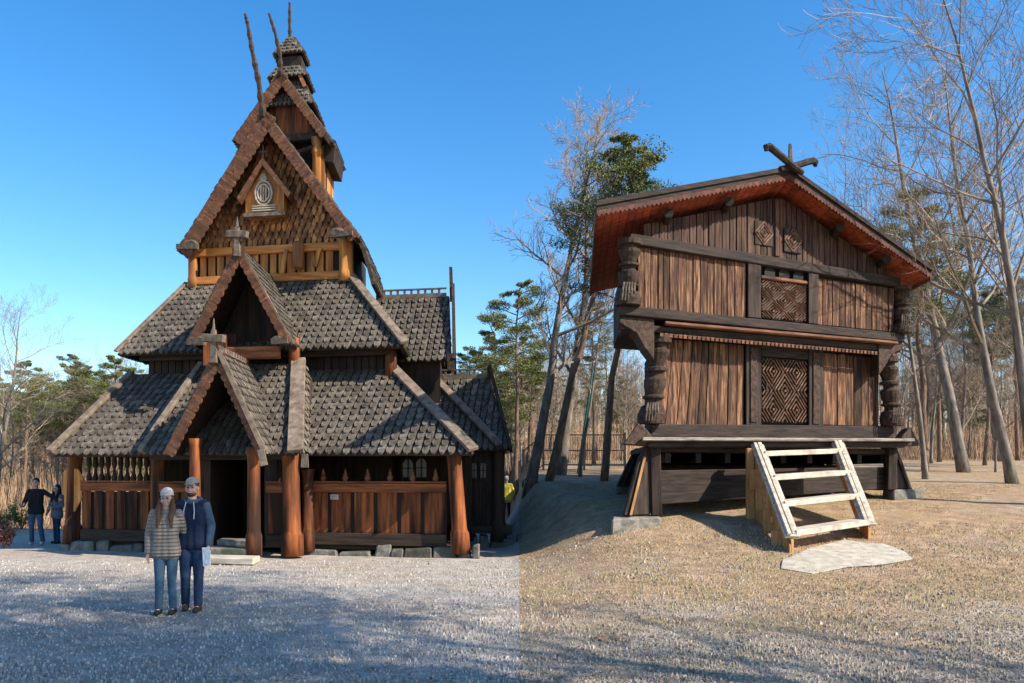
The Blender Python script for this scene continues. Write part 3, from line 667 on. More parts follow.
# middle overhang with mouldings
hb('overhang_beam', -.75, 7.35, -.45, .5, 4.78, 4.92, 4.82, 4.98, mat='beam')
hb('ledge', .3, 7.15, -.66, -.46, 4.93, 5.0, 4.97, 5.04, mat='brownledge')
hb('overhang_board', -.8, 7.4, -.6, .4, 5.05, 5.25, mat='beam')
m = MB()
hbox(m, .2, 7.1, -.459, -.44, 4.7, 4.778)
for i in range(58): hbox(m, .2+i*.12, .27+i*.12, -.49, -.458, 4.7, 4.776)
m.build('dentil_moulding', M['brownledge'], store)
for s, d in ((-.8, 1), (7.4, -1)):      # curved consoles under the overhanging ends
    m = MB(); m.prism([Q(s, -.5, 5.05), Q(s+.85*d, -.5, 5.05), Q(s+.85*d, -.5, 4.2), Q(s+.6*d, -.5, 4.45), Q(s+.42*d, -.5, 4.72), Q(s+.12*d, -.5, 4.85), Q(s, -.5, 4.92)], HW*.9); m.build('console', M['carve'], store, bevel=.02)
# upper storey
hb('upper_storey', -.62, 7.25, -.38, DP+.3, 5.26, 6.45, mat='beam_v', bevel=0)
planks(-.35, 2.48, -.47, 5.26, 6.5, 3, lw=(.13, .22)); planks(4.6, 7.1, -.47, 5.28, 6.35, 4, lw=(.13, .22))
du = diamond_door(2.9, 4.25, 5.3, 6.15, -.48, 2, 'upper_door')
for s0, s1 in ((2.5, 2.88), (4.27, 4.58)): hb('door_jamb', s0, s1, -.58, -.36, 5.26, 6.5, mat='beam_v')
hb('vent_rail', 2.89, 4.26, -.55, -.42, 6.16, 6.24, mat='brownledge')
for i in range(3):
    c = 3.15+i*.42; m = MB()
    m.prism([Q(c-.15, -.5, 6.25)]+[Q(c-.15*cos(k*pi/8), -.5, 6.34+.13*sin(k*pi/8)) for k in range(9)]+[Q(c+.15, -.5, 6.25)], HW*.02); m.build('vent_dark_panel', plain('painted_vent_dark', (.004, .004, .004)) if i == 0 else bpy.data.materials['painted_vent_dark'], store)  # solid arched panels; the dark inside the vents is painted black
hb('gable_beam', -.55, 7.25, -.62, -.36, 6.5, 6.72, 6.38, 6.6, mat='beam')
# gable triangle
RA = (3.5, 8.28); RL = (-1.35, 6.85); RR = (7.98, 6.58)
def roofz(s):
    return RL[1]+(RA[1]-RL[1])*(s-RL[0])/(RA[0]-RL[0]) if s < RA[0] else RA[1]+(RR[1]-RA[1])*(s-RA[0])/(RR[0]-RA[0])
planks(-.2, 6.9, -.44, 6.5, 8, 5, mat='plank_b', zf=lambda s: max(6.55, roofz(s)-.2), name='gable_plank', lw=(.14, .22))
for c, z in ((2.98, 7.18), (3.83, 7.12)):
    f = hb('gable_ornament', c-.26, c+.26, -.5, -.46, z-.27, z+.27, mat='beam_v', bevel=.01)
    m = MB()
    for rad in (.25, .17, .08):
        pts = [(c+rad, z), (c, z+rad), (c-rad, z), (c, z-rad)]
        for i in range(4): m.bar(Q(pts[i][0], -.51, pts[i][1]), Q(pts[(i+1) % 4][0], -.51, pts[(i+1) % 4][1]), .03, .022+.002*i, up=-HW)
    m.build('diamond_strip', M['door'], f)
hb('gable_post', 3.3, 3.42, -.52, -.42, 6.7, 8.0, mat='plank_b')
# purlin ends
for s in (.35, 1.9, 5.1, 6.6):
    z = roofz(s)-.22; m = MB(); m.tube([Q(s, -.95, z), Q(s, -.3, z)], [.1, .1], 10); m.build('purlin', M['beam'], store)
# roof: turf and board slopes with red soffit planks
tR0, tR1 = -1.15, DP+.8
for E_, A_ in ((RL, RA), (RR, RA)):
    sl = MB(); o = Vector((0, 0, .1)); n = 10
    m = MB(); m.hexa([Q(E_[0], tR0, E_[1]), Q(A_[0], tR0, A_[1]), Q(A_[0], tR1, A_[1]), Q(E_[0], tR1, E_[1])],
                     [Q(E_[0], tR0, E_[1]+.1), Q(A_[0], tR0, A_[1]+.1), Q(A_[0], tR1, A_[1]+.1), Q(E_[0], tR1, E_[1]+.1)])
    ro = m.build('roof', M['hipboard'], store)
    m = MB(); k = 26                                # soffit planks run across the slope, seen from below
    for i in range(k):
        f0, f1 = i/k, (i+.94)/k
        a = (E_[0]+(A_[0]-E_[0])*f0, E_[1]+(A_[1]-E_[1])*f0); b = (E_[0]+(A_[0]-E_[0])*f1, E_[1]+(A_[1]-E_[1])*f1)
        m.hexa([Q(a[0], tR0+.1, a[1]-.035), Q(b[0], tR0+.1, b[1]-.035), Q(b[0], tR1, b[1]-.035), Q(a[0], tR1, a[1]-.035)],
               [Q(a[0], tR0+.1, a[1]-.003), Q(b[0], tR0+.1, b[1]-.003), Q(b[0], tR1, b[1]-.003), Q(a[0], tR1, a[1]-.003)])
    m.build('soffit_board', M['redsoffit'], ro)
    # bargeboard: two steps and a saw edge
    m = MB(); m.prism([Q(E_[0], tR0-.05, E_[1]+.13), Q(A_[0], tR0-.05, A_[1]+.13), Q(A_[0], tR0-.05, A_[1]+.02), Q(E_[0], tR0-.05, E_[1]+.02)], HW*.045); bb = m.build('bargeboard', M['beam'], ro)
    m = MB(); m.prism([Q(E_[0], tR0-.1, E_[1]+.2), Q(A_[0], tR0-.1, A_[1]+.2), Q(A_[0], tR0-.1, A_[1]+.105), Q(E_[0], tR0-.1, E_[1]+.105)], HW*.045); m.build('upper_board', M['beam'], ro)
    m = MB(); k = 46
    for i in range(k):
        f0, f1 = i/k, (i+1)/k
        a = (E_[0]+(A_[0]-E_[0])*f0, E_[1]+(A_[1]-E_[1])*f0); b = (E_[0]+(A_[0]-E_[0])*f1, E_[1]+(A_[1]-E_[1])*f1); c = ((a[0]+b[0])/2, (a[1]+b[1])/2-.1)
        m.prism([Q(a[0], tR0-.052, a[1]+.018), Q(b[0], tR0-.052, b[1]+.018), Q(b[0], tR0-.052, b[1]-.05), Q(c[0], tR0-.052, c[1]), Q(a[0], tR0-.052, a[1]-.05)], HW*.03)
    m.build('saw_edge', M['sawwood'], bb)
    # eave board along the side
    m = MB(); m.bar(Q(E_[0], tR0, E_[1]+.02), Q(E_[0], tR1, E_[1]+.02), .05, .24); m.build('eave_board', M['brownledge'], ro)
# slanted board at the left eave end (red side board under the overhang)
if 0:
  m = MB(); m.prism([Q(-1.3, -1.0, 6.82), Q(-.75, -.55, 6.6), Q(-.68, -.55, 5.9), Q(-.8, -.6, 5.9)], HW*.04); m.build('eave_bracket', M['red_v'], store)
# crossed finials with curled tips
for d in (1, -1):
    E_ = RR if d > 0 else RL; m = MB(); sl = (RA[1]-E_[1])/(RA[0]-E_[0])
    pts = [Q(RA[0]-d*-.35*1, tR0-.16-.03*d, RA[1]+.2+sl*d*.35)]
    pts = []
    for f in (.3, 0, -.25, -.5, -.64, -.72, -.71):
        s = RA[0]+d*f; z = RA[1]+.17+(sl*d*f)+(0 if f > -.6 else {-.64: -.01, -.72: -.07, -.71: -.15}[f])
        pts.append(Q(s, tR0-.15-.05*d, z+abs(min(0, f))*.1))
    m.tube(pts, [.06, .075, .075, .075, .08, .07, .04], 8); m.build('crossed_finial', M['beam_v'], store)
m = MB(); m.bar(Q(3.5, tR0-.1, 8.4), Q(3.48, tR0-.1, 8.95), .1, .08, up=(0, 1, 0), w2=.06, h2=.06); m.build('ridge_spike', M['carve_grey'], store, bevel=.01)
# turned corner columns
def column(s0, z0, s1, z1, t, r, seed):
    m = MB(); h = z1-z0
    shape = [(0, 1.5), (.10, 1.6), (.2, 1.25), (.22, .85), (.27, .85), (.29, 1.25), (.31, 1.25), (.33, .95), (.42, 1.2), (.5, 1.25), (.54, .8), (.58, .75), (.60, 1.2), (.63, 1.2), (.65, .8), (.72, 1.0), (.8, 1.3), (.84, 1.3), (.86, .9), (.9, .9), (.92, 1.4), (1, 1.4)]
    pts = [Q(s0+(s1-s0)*f, t, z0+h*f) for f, _ in shape]; k0 = len(m.v); n = 14
    for p, (f, q) in zip(pts, shape):
        for j in range(n): m.v.append(p+Vector((cos(2*pi*j/n)*r*q, sin(2*pi*j/n)*r*q, 0)))
    for i in range(len(pts)-1):
        for j in range(n):
            A = k0+i*n+j; B = k0+i*n+(j+1) % n; m.f.append((A, B, B+n, A+n))
    m.f.append(tuple(k0+j for j in range(n))[::-1]); e = k0+(len(pts)-1)*n; m.f.append(tuple(e+j for j in range(n)))
    o = m.build('carved_column', M['carve'], store)
    g = MB()      # carved scales at the swollen foot
    for k in range(5): g.tube([Q(s0-.16+.07*k, t-r*1.5, z0+.05), Q(s0-.14+.07*k, t-r*1.72, z0+.25), Q(s0-.1+.06*k, t-r*1.4, z0+.42)], [.02]*3, 5)
    g.build('carved_relief', M['carve_grey'], o)
column(.0, 2.9, .22, 4.75, -.2, .19, 1); column(7.2, 3.02, 7.0, 4.72, -.2, .185, 2)
column(-.6, 5.26, -.55, 6.6, -.52, .175, 3); column(7.32, 5.26, 7.3, 6.4, -.52, .17, 4)

# ------------------------------------------------------------ STAIRS AND SLAB
stair = empty('wooden_stairs', Q(4.1, -1.4, .6), 'open wooden stairs with pale treads leading up to the storehouse door', 'stairs')
T0, T1 = Q(2.72, -.62, 2.42), Q(5.12, -.62, 2.5)
def zg(p): return zt(p.x, p.y)
F0, F1 = ray_ground(791, 553), ray_ground(868, 540)
B0 = F0+Vector((0, 0, .24)); B1 = F1+Vector((0, 0, .24))
for (T_, B_, G_) in ((T0, B0, F0), (T1, B1, F1)):
    m = MB(); sidev = (T1-T0).normalized()*.07; back = (T_-B_); back.z = 0; back.normalize()
    m.prism([T_, B_, G_-Vector((0, 0, .08)), G_+back*.32-Vector((0, 0, .05)), T_+Vector((0, 0, -.55))], sidev); m.build('stringer', M['newwood'], stair, bevel=.01)
    m = MB(); m.bar(T_+sidev*.5+Vector((0, 0, .045)), B_+sidev*.5+Vector((0, 0, .045)), .27, .06); m.bar(T_+sidev*1.3+Vector((0, 0, .10)), B_+sidev*1.3+Vector((0, 0, .10)), .09, .05); m.bar(T_-sidev*.5+Vector((0, 0, .10)), B_-sidev*.5+Vector((0, 0, .10)), .07, .05)
    m.build('rail_board', M['tread'], stair, bevel=.01)
for i in range(4):
    f = .04+i*.285; a = T0.lerp(B0, f)+Vector((.06, 0, -.13)); b = T1.lerp(B1, f)+Vector((-.02, 0, -.13)); fw = Vector((.03, -.27, 0)); bw = Vector((-.02, .2, 0)); th = Vector((0, 0, .115))
    m = MB(); m.hexa([a+fw, b+fw, b+bw, a+bw], [a+fw+th, b+fw+th, b+bw+th, a+bw+th]); m.build('tread', M['tread'], stair, bevel=.01)
pb = Q(2.55, -.62, 0)
m = MB(); m.bar(Vector((pb.x, pb.y, zg(pb)-.1)), Vector((pb.x, pb.y, 2.4)), .16, .12, up=(0, 1, 0)); m.build('post', M['newwood'], stair, bevel=.01)
gpb = Vector((pb.x+.12, pb.y, zg(pb))); so = -(T1-T0).normalized()*.03
m = MB(); m.prism([T0+so-Vector((0, 0, .1)), B0+so-Vector((0, 0, .1)), F0+so-Vector((0, 0, .03)), F0.lerp(gpb, .55)+so+Vector((0, 0, .02)), gpb+so+Vector((0, 0, .0)), gpb+so+Vector((0, 0, 1.3))], (T1-T0).normalized()*.025); m.build('side_panel', M['newwood'], stair)
m = MB()
for f, h in ((.2, .42), (.42, .42), (.64, .42), (.86, .36)):    # notched side cladding blocks
    p = T0.lerp(B0, f)-(T1-T0).normalized()*.05; m.bar(p+Vector((0, .25, -.15-h)), p+Vector((0, .25, -.12)), .3, .05, up=(0, 1, 0))
    m.bar(p+Vector((0, .1, -.34)), p+Vector((0, .62, -.34)), .05, .14)
m.build('side_cladding', M['newwood'], stair, bevel=.01)
mb = MB(); qs = [ray_ground(*p) for p in ((783, 561), (781, 570), (812, 575), (848, 568), (880, 566), (913, 560), (905, 553), (884, 545), (868, 545), (845, 541), (810, 549), (796, 556))]
mb.prism([q+Vector((0, 0, .012)) for q in qs][::-1], (0, 0, .012)); tag(mb.build('ground_slab', M['slab']), 'thin pale irregular slab lying at the foot of the wooden stairs', 'slab')

# ------------------------------------------------------------ TREES
def bare_tree_mesh(seed, h=13, r=.17, spread=.5, start=.25, levels=4, dens=1.0):
    rr = random.Random(seed); trunk = MB(); br = MB()
    def rnd(): return Vector((rr.uniform(-1, 1), rr.uniform(-1, 1), rr.uniform(-1, 1)))
    pts = []; p = Vector((0, 0, -.3)); d = Vector((0, 0, 1)); n = 14
    for i in range(n+1):
        pts.append(p.copy()); d = (d+rnd()*.07+Vector((0, 0, .05))).normalized(); p += d*h*.95/n
    rad = [r*(1-.93*(i/n)**.85)*(1.25 if i == 0 else 1) for i in range(n+1)]
    trunk.tube(pts, rad, 8)
    def grow(p, d, L, r, lv):
        k = 4 if lv < 3 else 3; q = [p.copy()]
        for i in range(k):
            d = (d+rnd()*.22+Vector((0, 0, .10))).normalized(); p = p+d*L/k; q.append(p.copy())
        rs = [max(.0045, r*(1-.75*i/k)) for i in range(k+1)]
        (trunk if lv == 1 and False else br).tube(q, rs, 5 if lv == 1 else 3, cap=False)
        if lv < levels:
            nb = int((7 if lv == 1 else 6 if lv == 2 else 4)*dens)
            for j in range(nb):
                f = .2+.8*(j+rr.random())/nb; idx = min(k-1, int(f*k)); c = q[idx].lerp(q[idx+1], f*k-idx)
                ax = (q[-1]-q[0]).normalized(); s = ax.cross(rnd()).normalized()
                grow(c, (ax*.75+s*.75+Vector((0, 0, .12))).normalized(), L*rr.uniform(.36, .58), r*.5*(1-.3*f), lv+1)
    nb = int(15*dens)
    for j in range(nb):
        f = start+(.97-start)*(j+rr.random())/nb; x = f*n; i = min(n-1, int(x)); c = pts[i].lerp(pts[i+1], x-i)
        a = j*2.4+rr.random(); out = Vector((cos(a), sin(a), rr.uniform(.5, 1.1))).normalized()
        grow(c, out, h*spread*(1-.62*f)*rr.uniform(.6, 1.05), rad[i]*.5, 1)
    return trunk, br
def pine_mesh(seed, h=14, r=.2, start=.5, spread=.2, dens=1.0, lf=.13):
    rr = random.Random(seed); trunk = MB(); cr = MB(); br = MB()
    pts = [Vector((rr.uniform(-.12, .12)*i/5, rr.uniform(-.12, .12)*i/5, -.3+h*i/12)) for i in range(13)]
    rad = [r*(1-.85*i/12) for i in range(13)]; trunk.tube(pts, rad, 8)
    nb = int(34*dens)
    for j in range(nb):
        f = start+(1-start)*((j+rr.random())/nb)**1.0; z = f*h; c = Vector((pts[min(12, int(f*12))].x, pts[min(12, int(f*12))].y, z))
        a = j*2.4+rr.random(); k = (f-start)/(1-start); L = h*spread*(.45+.9*math.sin(pi*min(1, .15+.8*k)))*rr.uniform(.5, 1.1)*(1-.5*k)
        d = Vector((cos(a), sin(a), rr.uniform(-.1, .45))); tip = c+d*L
        br.tube([c, c.lerp(tip, .5)+Vector((0, 0, .1)), tip], [.045, .03, .012], 4, cap=False)
        for q in range(rr.randint(3, 5)):
            cc = c.lerp(tip, rr.uniform(.45, 1.05))+Vector((rr.gauss(0, .25), rr.gauss(0, .25), rr.gauss(.1, .12)))*L*.5
            R_ = L*rr.uniform(.2, .36)
            for w in range(int(150*dens)):
                u = Vector((rr.gauss(0, 1), rr.gauss(0, 1), rr.gauss(0, .5))); u = u/max(.001, u.length)*R_*rr.random()**.4; u.z *= .6
                p = cc+u; v1 = Vector((rr.gauss(0, 1), rr.gauss(0, 1), rr.gauss(.4, .7))).normalized()*lf*rr.uniform(.6, 1.3); v2 = v1.cross(Vector((rr.gauss(0, 1), rr.gauss(0, 1), rr.gauss(0, 1)))).normalized()*lf*.22
                cr.add([p-v2, p+v2, p+v1], [(0, 1, 2)])
    return trunk, br, cr
def proto(mb, name, mat, smooth=False):
    me = bpy.data.meshes.new(name); me.from_pydata([tuple(v) for v in mb.v], [], mb.f); me.materials.append(mat)
    if smooth: me.polygons.foreach_set('use_smooth', [True]*len(me.polygons))
    return me
BARE = []
for i, (h, r, sp, stt) in enumerate(((13, .17, .42, .3), (15, .2, .45, .22), (11, .12, .36, .35), (14, .15, .5, .28), (17, .24, .42, .25), (9, .08, .4, .2))):
    t_, b_ = bare_tree_mesh(100+i, h, r, sp, stt); BARE.append((proto(t_, 'bare_trunk', M['bark'], True), proto(b_, 'bare_branches', M['twig']), h))
# 6: narrow upright, 7: high open crown, 8: narrow slim
for i, (h, r, sp, stt) in enumerate(((13, .2, .3, .3), (17, .24, .42, .45), (12, .1, .2, .35))):
    t_, b_ = bare_tree_mesh(130+i, h, r, sp, stt, dens=1.15); BARE.append((proto(t_, 'bare_trunk', M['bark'], True), proto(b_, 'bare_branches', M['twig']), h))
PINE = []
for i, (h, r, st_, sp, nm) in enumerate(((14, .2, .5, .2, 'needle'), (16, .22, .62, .17, 'needle'), (11, .17, .25, .2, 'needle'), (15, .2, .55, .2, 'needle_b'))):
    t_, b_, c_ = pine_mesh(200+i, h, r, st_, sp); PINE.append((proto(t_, 'pine_trunk', M['pinebark'], True), proto(b_, 'pine_branches', M['pinebark']), proto(c_, 'pine_crown', M[nm]), h))
def link(name, me, parent):
    o = bpy.data.objects.new(name, me); COL.objects.link(o); o.parent = parent; return o
def tree(kind, idx, px, Y, h, rz, label, group, lean=(0, 0), X=None):
    x = (px-512)/F*Y if X is None else X; P_ = (BARE if kind == 'b' else PINE)[idx]; H_ = P_[-1]
    e = empty('bare_tree' if kind == 'b' else 'pine_tree', (x, Y, zt(x, Y)-.02), label, 'tree', group)
    s = h/H_; e.scale = (s, s, s); e.rotation_euler = (RAD(lean[1]), RAD(lean[0]), rz)
    if lean != (0, 0): e.rotation_mode = 'XYZ'; e.matrix_world = Matrix.Translation(e.location) @ Matrix.Rotation(RAD(lean[0]), 4, 'Y') @ Matrix.Rotation(RAD(lean[1]), 4, 'X') @ Matrix.Rotation(rz, 4, 'Z') @ Matrix.Scale(s, 4)
    link('trunk', P_[0], e); link('branches', P_[1], e)
    if kind == 'p': link('crown', P_[2], e)
    return e
NAMED = [
 # kind, proto, px, depth, height, rot, lean(deg to right), label
 ('b', 6, 530, 25, 13.0, .3, (9, 0), 'thick bare tree leaning right at the inner edge of the dirt ground'),
 ('p', 1, 549, 25, 11.0, 1.2, (13, 0), 'dark pine trunk leaning right, between the forked bare tree and the storehouse'),
 ('p', 3, 604, 25, 10.4, 2.1, (5, 0), 'stout pine just left of the storehouse corner post'),
 ('b', 8, 580, 27, 8.5, .7, (4, 0), 'thin bare tree between the two leaning pines left of the storehouse'),
 ('b', 6, 560, 28, 13.5, 2.2, (7, 0), 'bare tree standing behind the thick leaning one near the iron fence'),
 ('b', 3, 1040, 19, 14, 0.4, (-15, 0), 'pale bare tree leaning left at the right edge of the photo'),
 ('b', 0, 1012, 24, 14, 1.4, (-12, 0), 'bare tree leaning left, second in from the right edge'),
 ('b', 4, 965, 30, 17, 2.4, (-8, 0), 'tall bare tree with wide crown right of the storehouse roof'),
 ('p', 0, 925, 31, 10.6, 0.9, (-2, 0), 'yellow green pine close behind the right eave of the storehouse'),
 ('b', 2, 925, 26, 10, 3.0, (-7, 0), 'slim bare tree beside the right corner of the storehouse'),
 ('b', 1, 1000, 40, 17, 4.0, (-5, 0), 'distant bare tree rising between the leaning ones at the right'),
 ('b', 4, -12, 30, 9.2, 1.0, (4, 0), 'broad bare tree at the far left edge of the photo'),
 ('p', 2, 117, 36, 7.4, 0.2, (0, 0), 'bright green pine rising just left of the church roofs'),
 ('p', 2, 492, 40, 10.0, 1.9, (0, 0), 'bushy green pine just right of the church wing'),
 ('p', 0, 516, 36, 9.6, 3.3, (0, 0), 'tall pine beside the seam of gravel and dirt, right of the church'),
 ('p', 3, 470, 44, 8.8, 5.3, (0, 0), 'darker pine partly hidden behind the church wing roof'),
]
for k, i, px, Y, h, rz, ln, lb in NAMED: tree(k, i, px, Y, h, rz, lb, None, ln)
def lay(px, Y, h, lb, grp, kinds='b'):
    k = R.choice(kinds); i = R.randrange(len(BARE) if k == 'b' else len(PINE)); tree(k, i, px, Y, h, R.uniform(0, 6.3), lb, grp, (R.uniform(-5, 5), 0))
def wood(n, x0, x1, y0, y1, h0, h1, where, pines):
    for q in range(n):
        k = 'p' if q % pines == 0 else 'b'; i = R.choice((0, 1, 2, 3, 5, 6, 8)) if k == 'b' else R.randrange(4)
        nm = ('pine' if k == 'p' else 'bare tree'); tree(k, i, R.uniform(x0, x1), R.uniform(y0, y1), R.uniform(h0, h1)*(.92 if k == 'b' else 1), R.uniform(0, 6.3), 'small %s in the wood %s' % (nm, where), '%ss in the wood %s' % (nm, where), (R.uniform(-5, 5), 0))
wood(44, -20, 150, 36, 58, 6.0, 8.8, 'left of the church', 2)
wood(18, 455, 530, 42, 60, 5, 9.5, 'right of the church wing', 2)
wood(22, 540, 650, 36, 60, 5, 8, 'left of the storehouse', 5)
wood(38, 885, 1080, 30, 60, 6, 11, 'right of the storehouse', 5)
# far wood reading as one mass: thin stems and twig fuzz
m = MB(); rw = random.Random(9)
for i in range(4200):
    px = rw.uniform(-60, 1090); Y = rw.uniform(58, 95); x = (px-512)/F*Y; z = zt(x, Y); h = rw.uniform(3, 7.5) if x < 0 else rw.uniform(4, 10); r_ = rw.uniform(.02, .07)
    top = Vector((x+rw.uniform(-.8, .8), Y, z+h)); m.tube([(x, Y, z-.2), top], [r_, r_*.3], 3, cap=False)
    for j in range(7):
        f = rw.uniform(.25, 1); c = Vector((x, Y, z)).lerp(top, f); d = Vector((rw.uniform(-1, 1), rw.uniform(-1, 1), rw.uniform(.2, 1)))*rw.uniform(.5, 1.5); m.tube([c, c+d], [.02, .008], 3, cap=False)
tag(m.build('distant_wood', M['bark_far']), 'pale far off wood of thin bare stems along the skyline', 'wood', kind='stuff')
m = MB()
for i in range(16000):
    px = rw.uniform(-60, 1090); Y = rw.uniform(30, 60) if px < 500 else rw.uniform(42, 62); x = (px-512)/F*Y; z = zt(x, Y)
    if 500 <= px < 530: continue
    h = rw.uniform(.3, 2.4); m.tube([(x, Y, z-.05), (x+rw.uniform(-.4, .4), Y+rw.uniform(-.3, .3), z+h)], [.018, .005], 3, cap=False)
tag(m.build('undergrowth', surf('dry_undergrowth', (.20, .12, .07), (.42, .29, .18), (2, 2, 2), island=.4, bump=0)), 'dry brown undergrowth under the trees behind both buildings', 'undergrowth', kind='stuff')
# trees behind and right of the viewer that throw the streaky shade over the yard
for i, (x, y, h, lb) in enumerate(((9.5, 2.6, 17, 'second'), (7.0, 3.0, 14, 'first'), (13.5, 1.0, 18, 'third'), (16, .0, 19, 'fourth'))):
    tree('b', (7, 7, 1, 4)[i], 0, y, h, i*1.3, lb+' from the left of the bare trees behind the viewer shading the gravel yard', 'trees behind the viewer', X=x)
for i, (x, y, h, lb) in enumerate(((8.3, 2.2, 13, 'lower'), (10.6, 2.2, 20, 'taller'))):
    tree('p', (1, 3)[i], 0, y, h, i*2.0, lb+' pine behind the viewer shading the gravel yard', 'pines behind the viewer', X=x)

# shrubs
def shrub(name, px, Y, mat, h, label, leaves):
    p = at(px, Y); e = empty(name, p, label, 'shrub'); m = MB(); l = MB(); r = random.Random(int(px+50))
    for i in range(26):
        a = r.uniform(0, 6.28); d = Vector((cos(a)*.5, sin(a)*.5, 1))*h*r.uniform(.5, 1); m.tube([p, p+d*.5+Vector((0, 0, .05)), p+d], [.012, .008, .004], 3)
        for j in range(leaves):
            c = p+d*r.uniform(.3, 1.05)+Vector((r.gauss(0, .06), r.gauss(0, .06), r.gauss(0, .05))); v = Vector((r.gauss(0, 1), r.gauss(0, 1), r.gauss(0, 1))).normalized()*.06; w = v.cross(Vector((0, 0, 1)))*.5
            l.add([c-w, c+v, c+w, c-v], [(0, 1, 2, 3)])
    m.build('stems', M['redtwig'], e); l.build('foliage', M[mat], e)
shrub('red_shrub', 4, 20, 'redtwig', .7, 'low reddish shrub at the left edge beside the gravel', 14)
shrub('green_shrub', 2, 27, 'leaf', 1.1, 'small green shrub at the left edge behind the red one', 30)
shrub('green_shrub', 22, 30, 'leaf', 1.0, 'small green shrub behind the man in the black top', 30)

# iron fence behind the yard left of the storehouse
fx0, fx1, fY = 523, 625, 31
fe = empty('iron_fence', at(574, fY), 'dark iron post and rail fence behind the trees left of the storehouse', 'fence')
for i in range(6):
    p = at(fx0+(fx1-fx0)*i/5, fY); m = MB(); m.bar(p, p+Vector((0, 0, 1.5)), .08, .08, up=(0, 1, 0)); m.build('post', M['iron'], fe)
m = MB()
for z in (.25, .8, 1.4):
    for i in range(5):
        a = at(fx0+(fx1-fx0)*i/5, fY, z); b = at(fx0+(fx1-fx0)*(i+1)/5, fY, z); m.bar(a, b, .04, .05)
for i in range(60):
    a = at(fx0+(fx1-fx0)*i/60, fY, .25); m.bar(a, a+Vector((0, 0, 1.1)), .018, .018, up=(0, 1, 0))
m.build('rail', M['iron'], fe)
# teal pole between the trees
p = at(578, 29); m = MB(); m.tube([p, p+Vector((.25, 0, 1.8)), p+Vector((.55, 0, 3.9))], [.05, .045, .04], 8); tag(m.build('green_pole', plain('teal_paint', (.03, .16, .13))), 'slim teal pole standing between the leaning pines', 'pole')
# low stone wall right of the church
m = MB(); p0 = at(497, 22); rs = random.Random(4)
for k in range(2):
    x = p0.x
    while x < p0.x+.75:
        w = rs.uniform(.15, .3); z = -.12+k*.26; m.hexa([(x, 22, z), (x+w-.015, 22, z), (x+w-.015, 22.5, z), (x, 22.5, z)], [(x+.01, 22.02, z+.25), (x+w-.03, 22.01, z+.25), (x+w-.03, 22.5, z+.25), (x+.01, 22.5, z+.25)]); x += w
tag(m.build('stone_wall', M['stone'], bevel=.02), 'low grey stone wall at the right side of the church', 'wall')

# ------------------------------------------------------------ pebbles, litter, dry grass
def scatter(name, n, mat, label, f, kindlabel):
    m = MB(); r = random.Random(len(name)); f(m, r, n); tag(m.build(name, mat), label, kindlabel, kind='stuff')
def rndpt(r, right):
    while True:
        Y = 7.0+10*r.random()**1.5; px = r.uniform(519, 1040) if right else r.uniform(-15, 519); x = (px-512)/F*Y
        return Vector((x, Y, zt(x, Y)))
def pebf(right):
    def f(m, r, n):
        for i in range(n):
            p = rndpt(r, right); s = r.uniform(.006, .018)*(1 if r.random() > .03 else 1.8); a = r.uniform(0, 3)
            A = Vector((cos(a), sin(a), 0))*s; B = Vector((-sin(a), cos(a), 0))*s*r.uniform(.6, 1); t = p+Vector((0, 0, s*.7+.012)); b = p+Vector((0, 0, -.02))
            m.add([b+A*1.1, b+B*1.1, b-A*1.1, b-B*1.1, t+A*.6, t+B*.6, t-A*.6, t-B*.6], [(0, 1, 5, 4), (1, 2, 6, 5), (2, 3, 7, 6), (3, 0, 4, 7), (4, 5, 6, 7)])
    return f
scatter('loose_gravel', 16000, surf('pebble_grey', (.22, .20, .18), (.52, .48, .42), (9, 9, 9), island=.4, bump=0), 'loose grey pebbles strewn over the gravel yard in front of the church', pebf(False), 'gravel')
scatter('loose_pebbles', 20000, surf('pebble_brown', (.22, .18, .14), (.52, .44, .34), (9, 9, 9), island=.4, bump=0), 'loose brown grey pebbles strewn over the dirt before the storehouse', pebf(True), 'gravel')
def gr(m, r, n):
    for i in range(n):
        Y = r.uniform(9.5, 24); px = r.uniform(522, 1050); x = (px-512)/F*Y; p = Vector((x, Y, zt(x, Y)))
        if noise.noise(Vector((x*.6, Y*.6, 0))) < -.05: continue
        h = r.uniform(.015, .06); a = r.uniform(0, 6.28); w = Vector((cos(a), sin(a), 0))*.005
        m.add([p-w, p+w, p+Vector((r.gauss(0, .03), r.gauss(0, .03), h))], [(0, 1, 2)])
scatter('dry_grass', 50000, surf('straw', (.28, .21, .10), (.5, .40, .2), (3, 3, 3), island=.35, bump=0), 'short dry straw grass on the dirt ground around the storehouse', gr, 'grass')
def litter(m, r, n):
    for i in range(n):
        Y = 7.2+16*r.random()**1.3; px = r.uniform(-15, 1045); x = (px-512)/F*Y
        if noise.noise(Vector((x*.5, Y*.5, 5))) < (.12 if px < 519 else -.05): continue
        c = Vector((x, Y, zt(x, Y)+.028)); a = r.uniform(0, 6.28); w = r.uniform(.012, .032); A = Vector((cos(a), sin(a), r.uniform(-.2, .4)))*w; B = Vector((-sin(a), cos(a), r.uniform(-.2, .4)))*w*.6
        m.add([c-A, c+B, c+A, c-B], [(0, 1, 2, 3)])
scatter('leaf_litter', 5000, surf('litter_brown', (.12, .07, .04), (.36, .22, .11), (9, 9, 9), island=.4, bump=0), 'scattered small brown leaf litter over the yard and the dirt', litter, 'leaves')
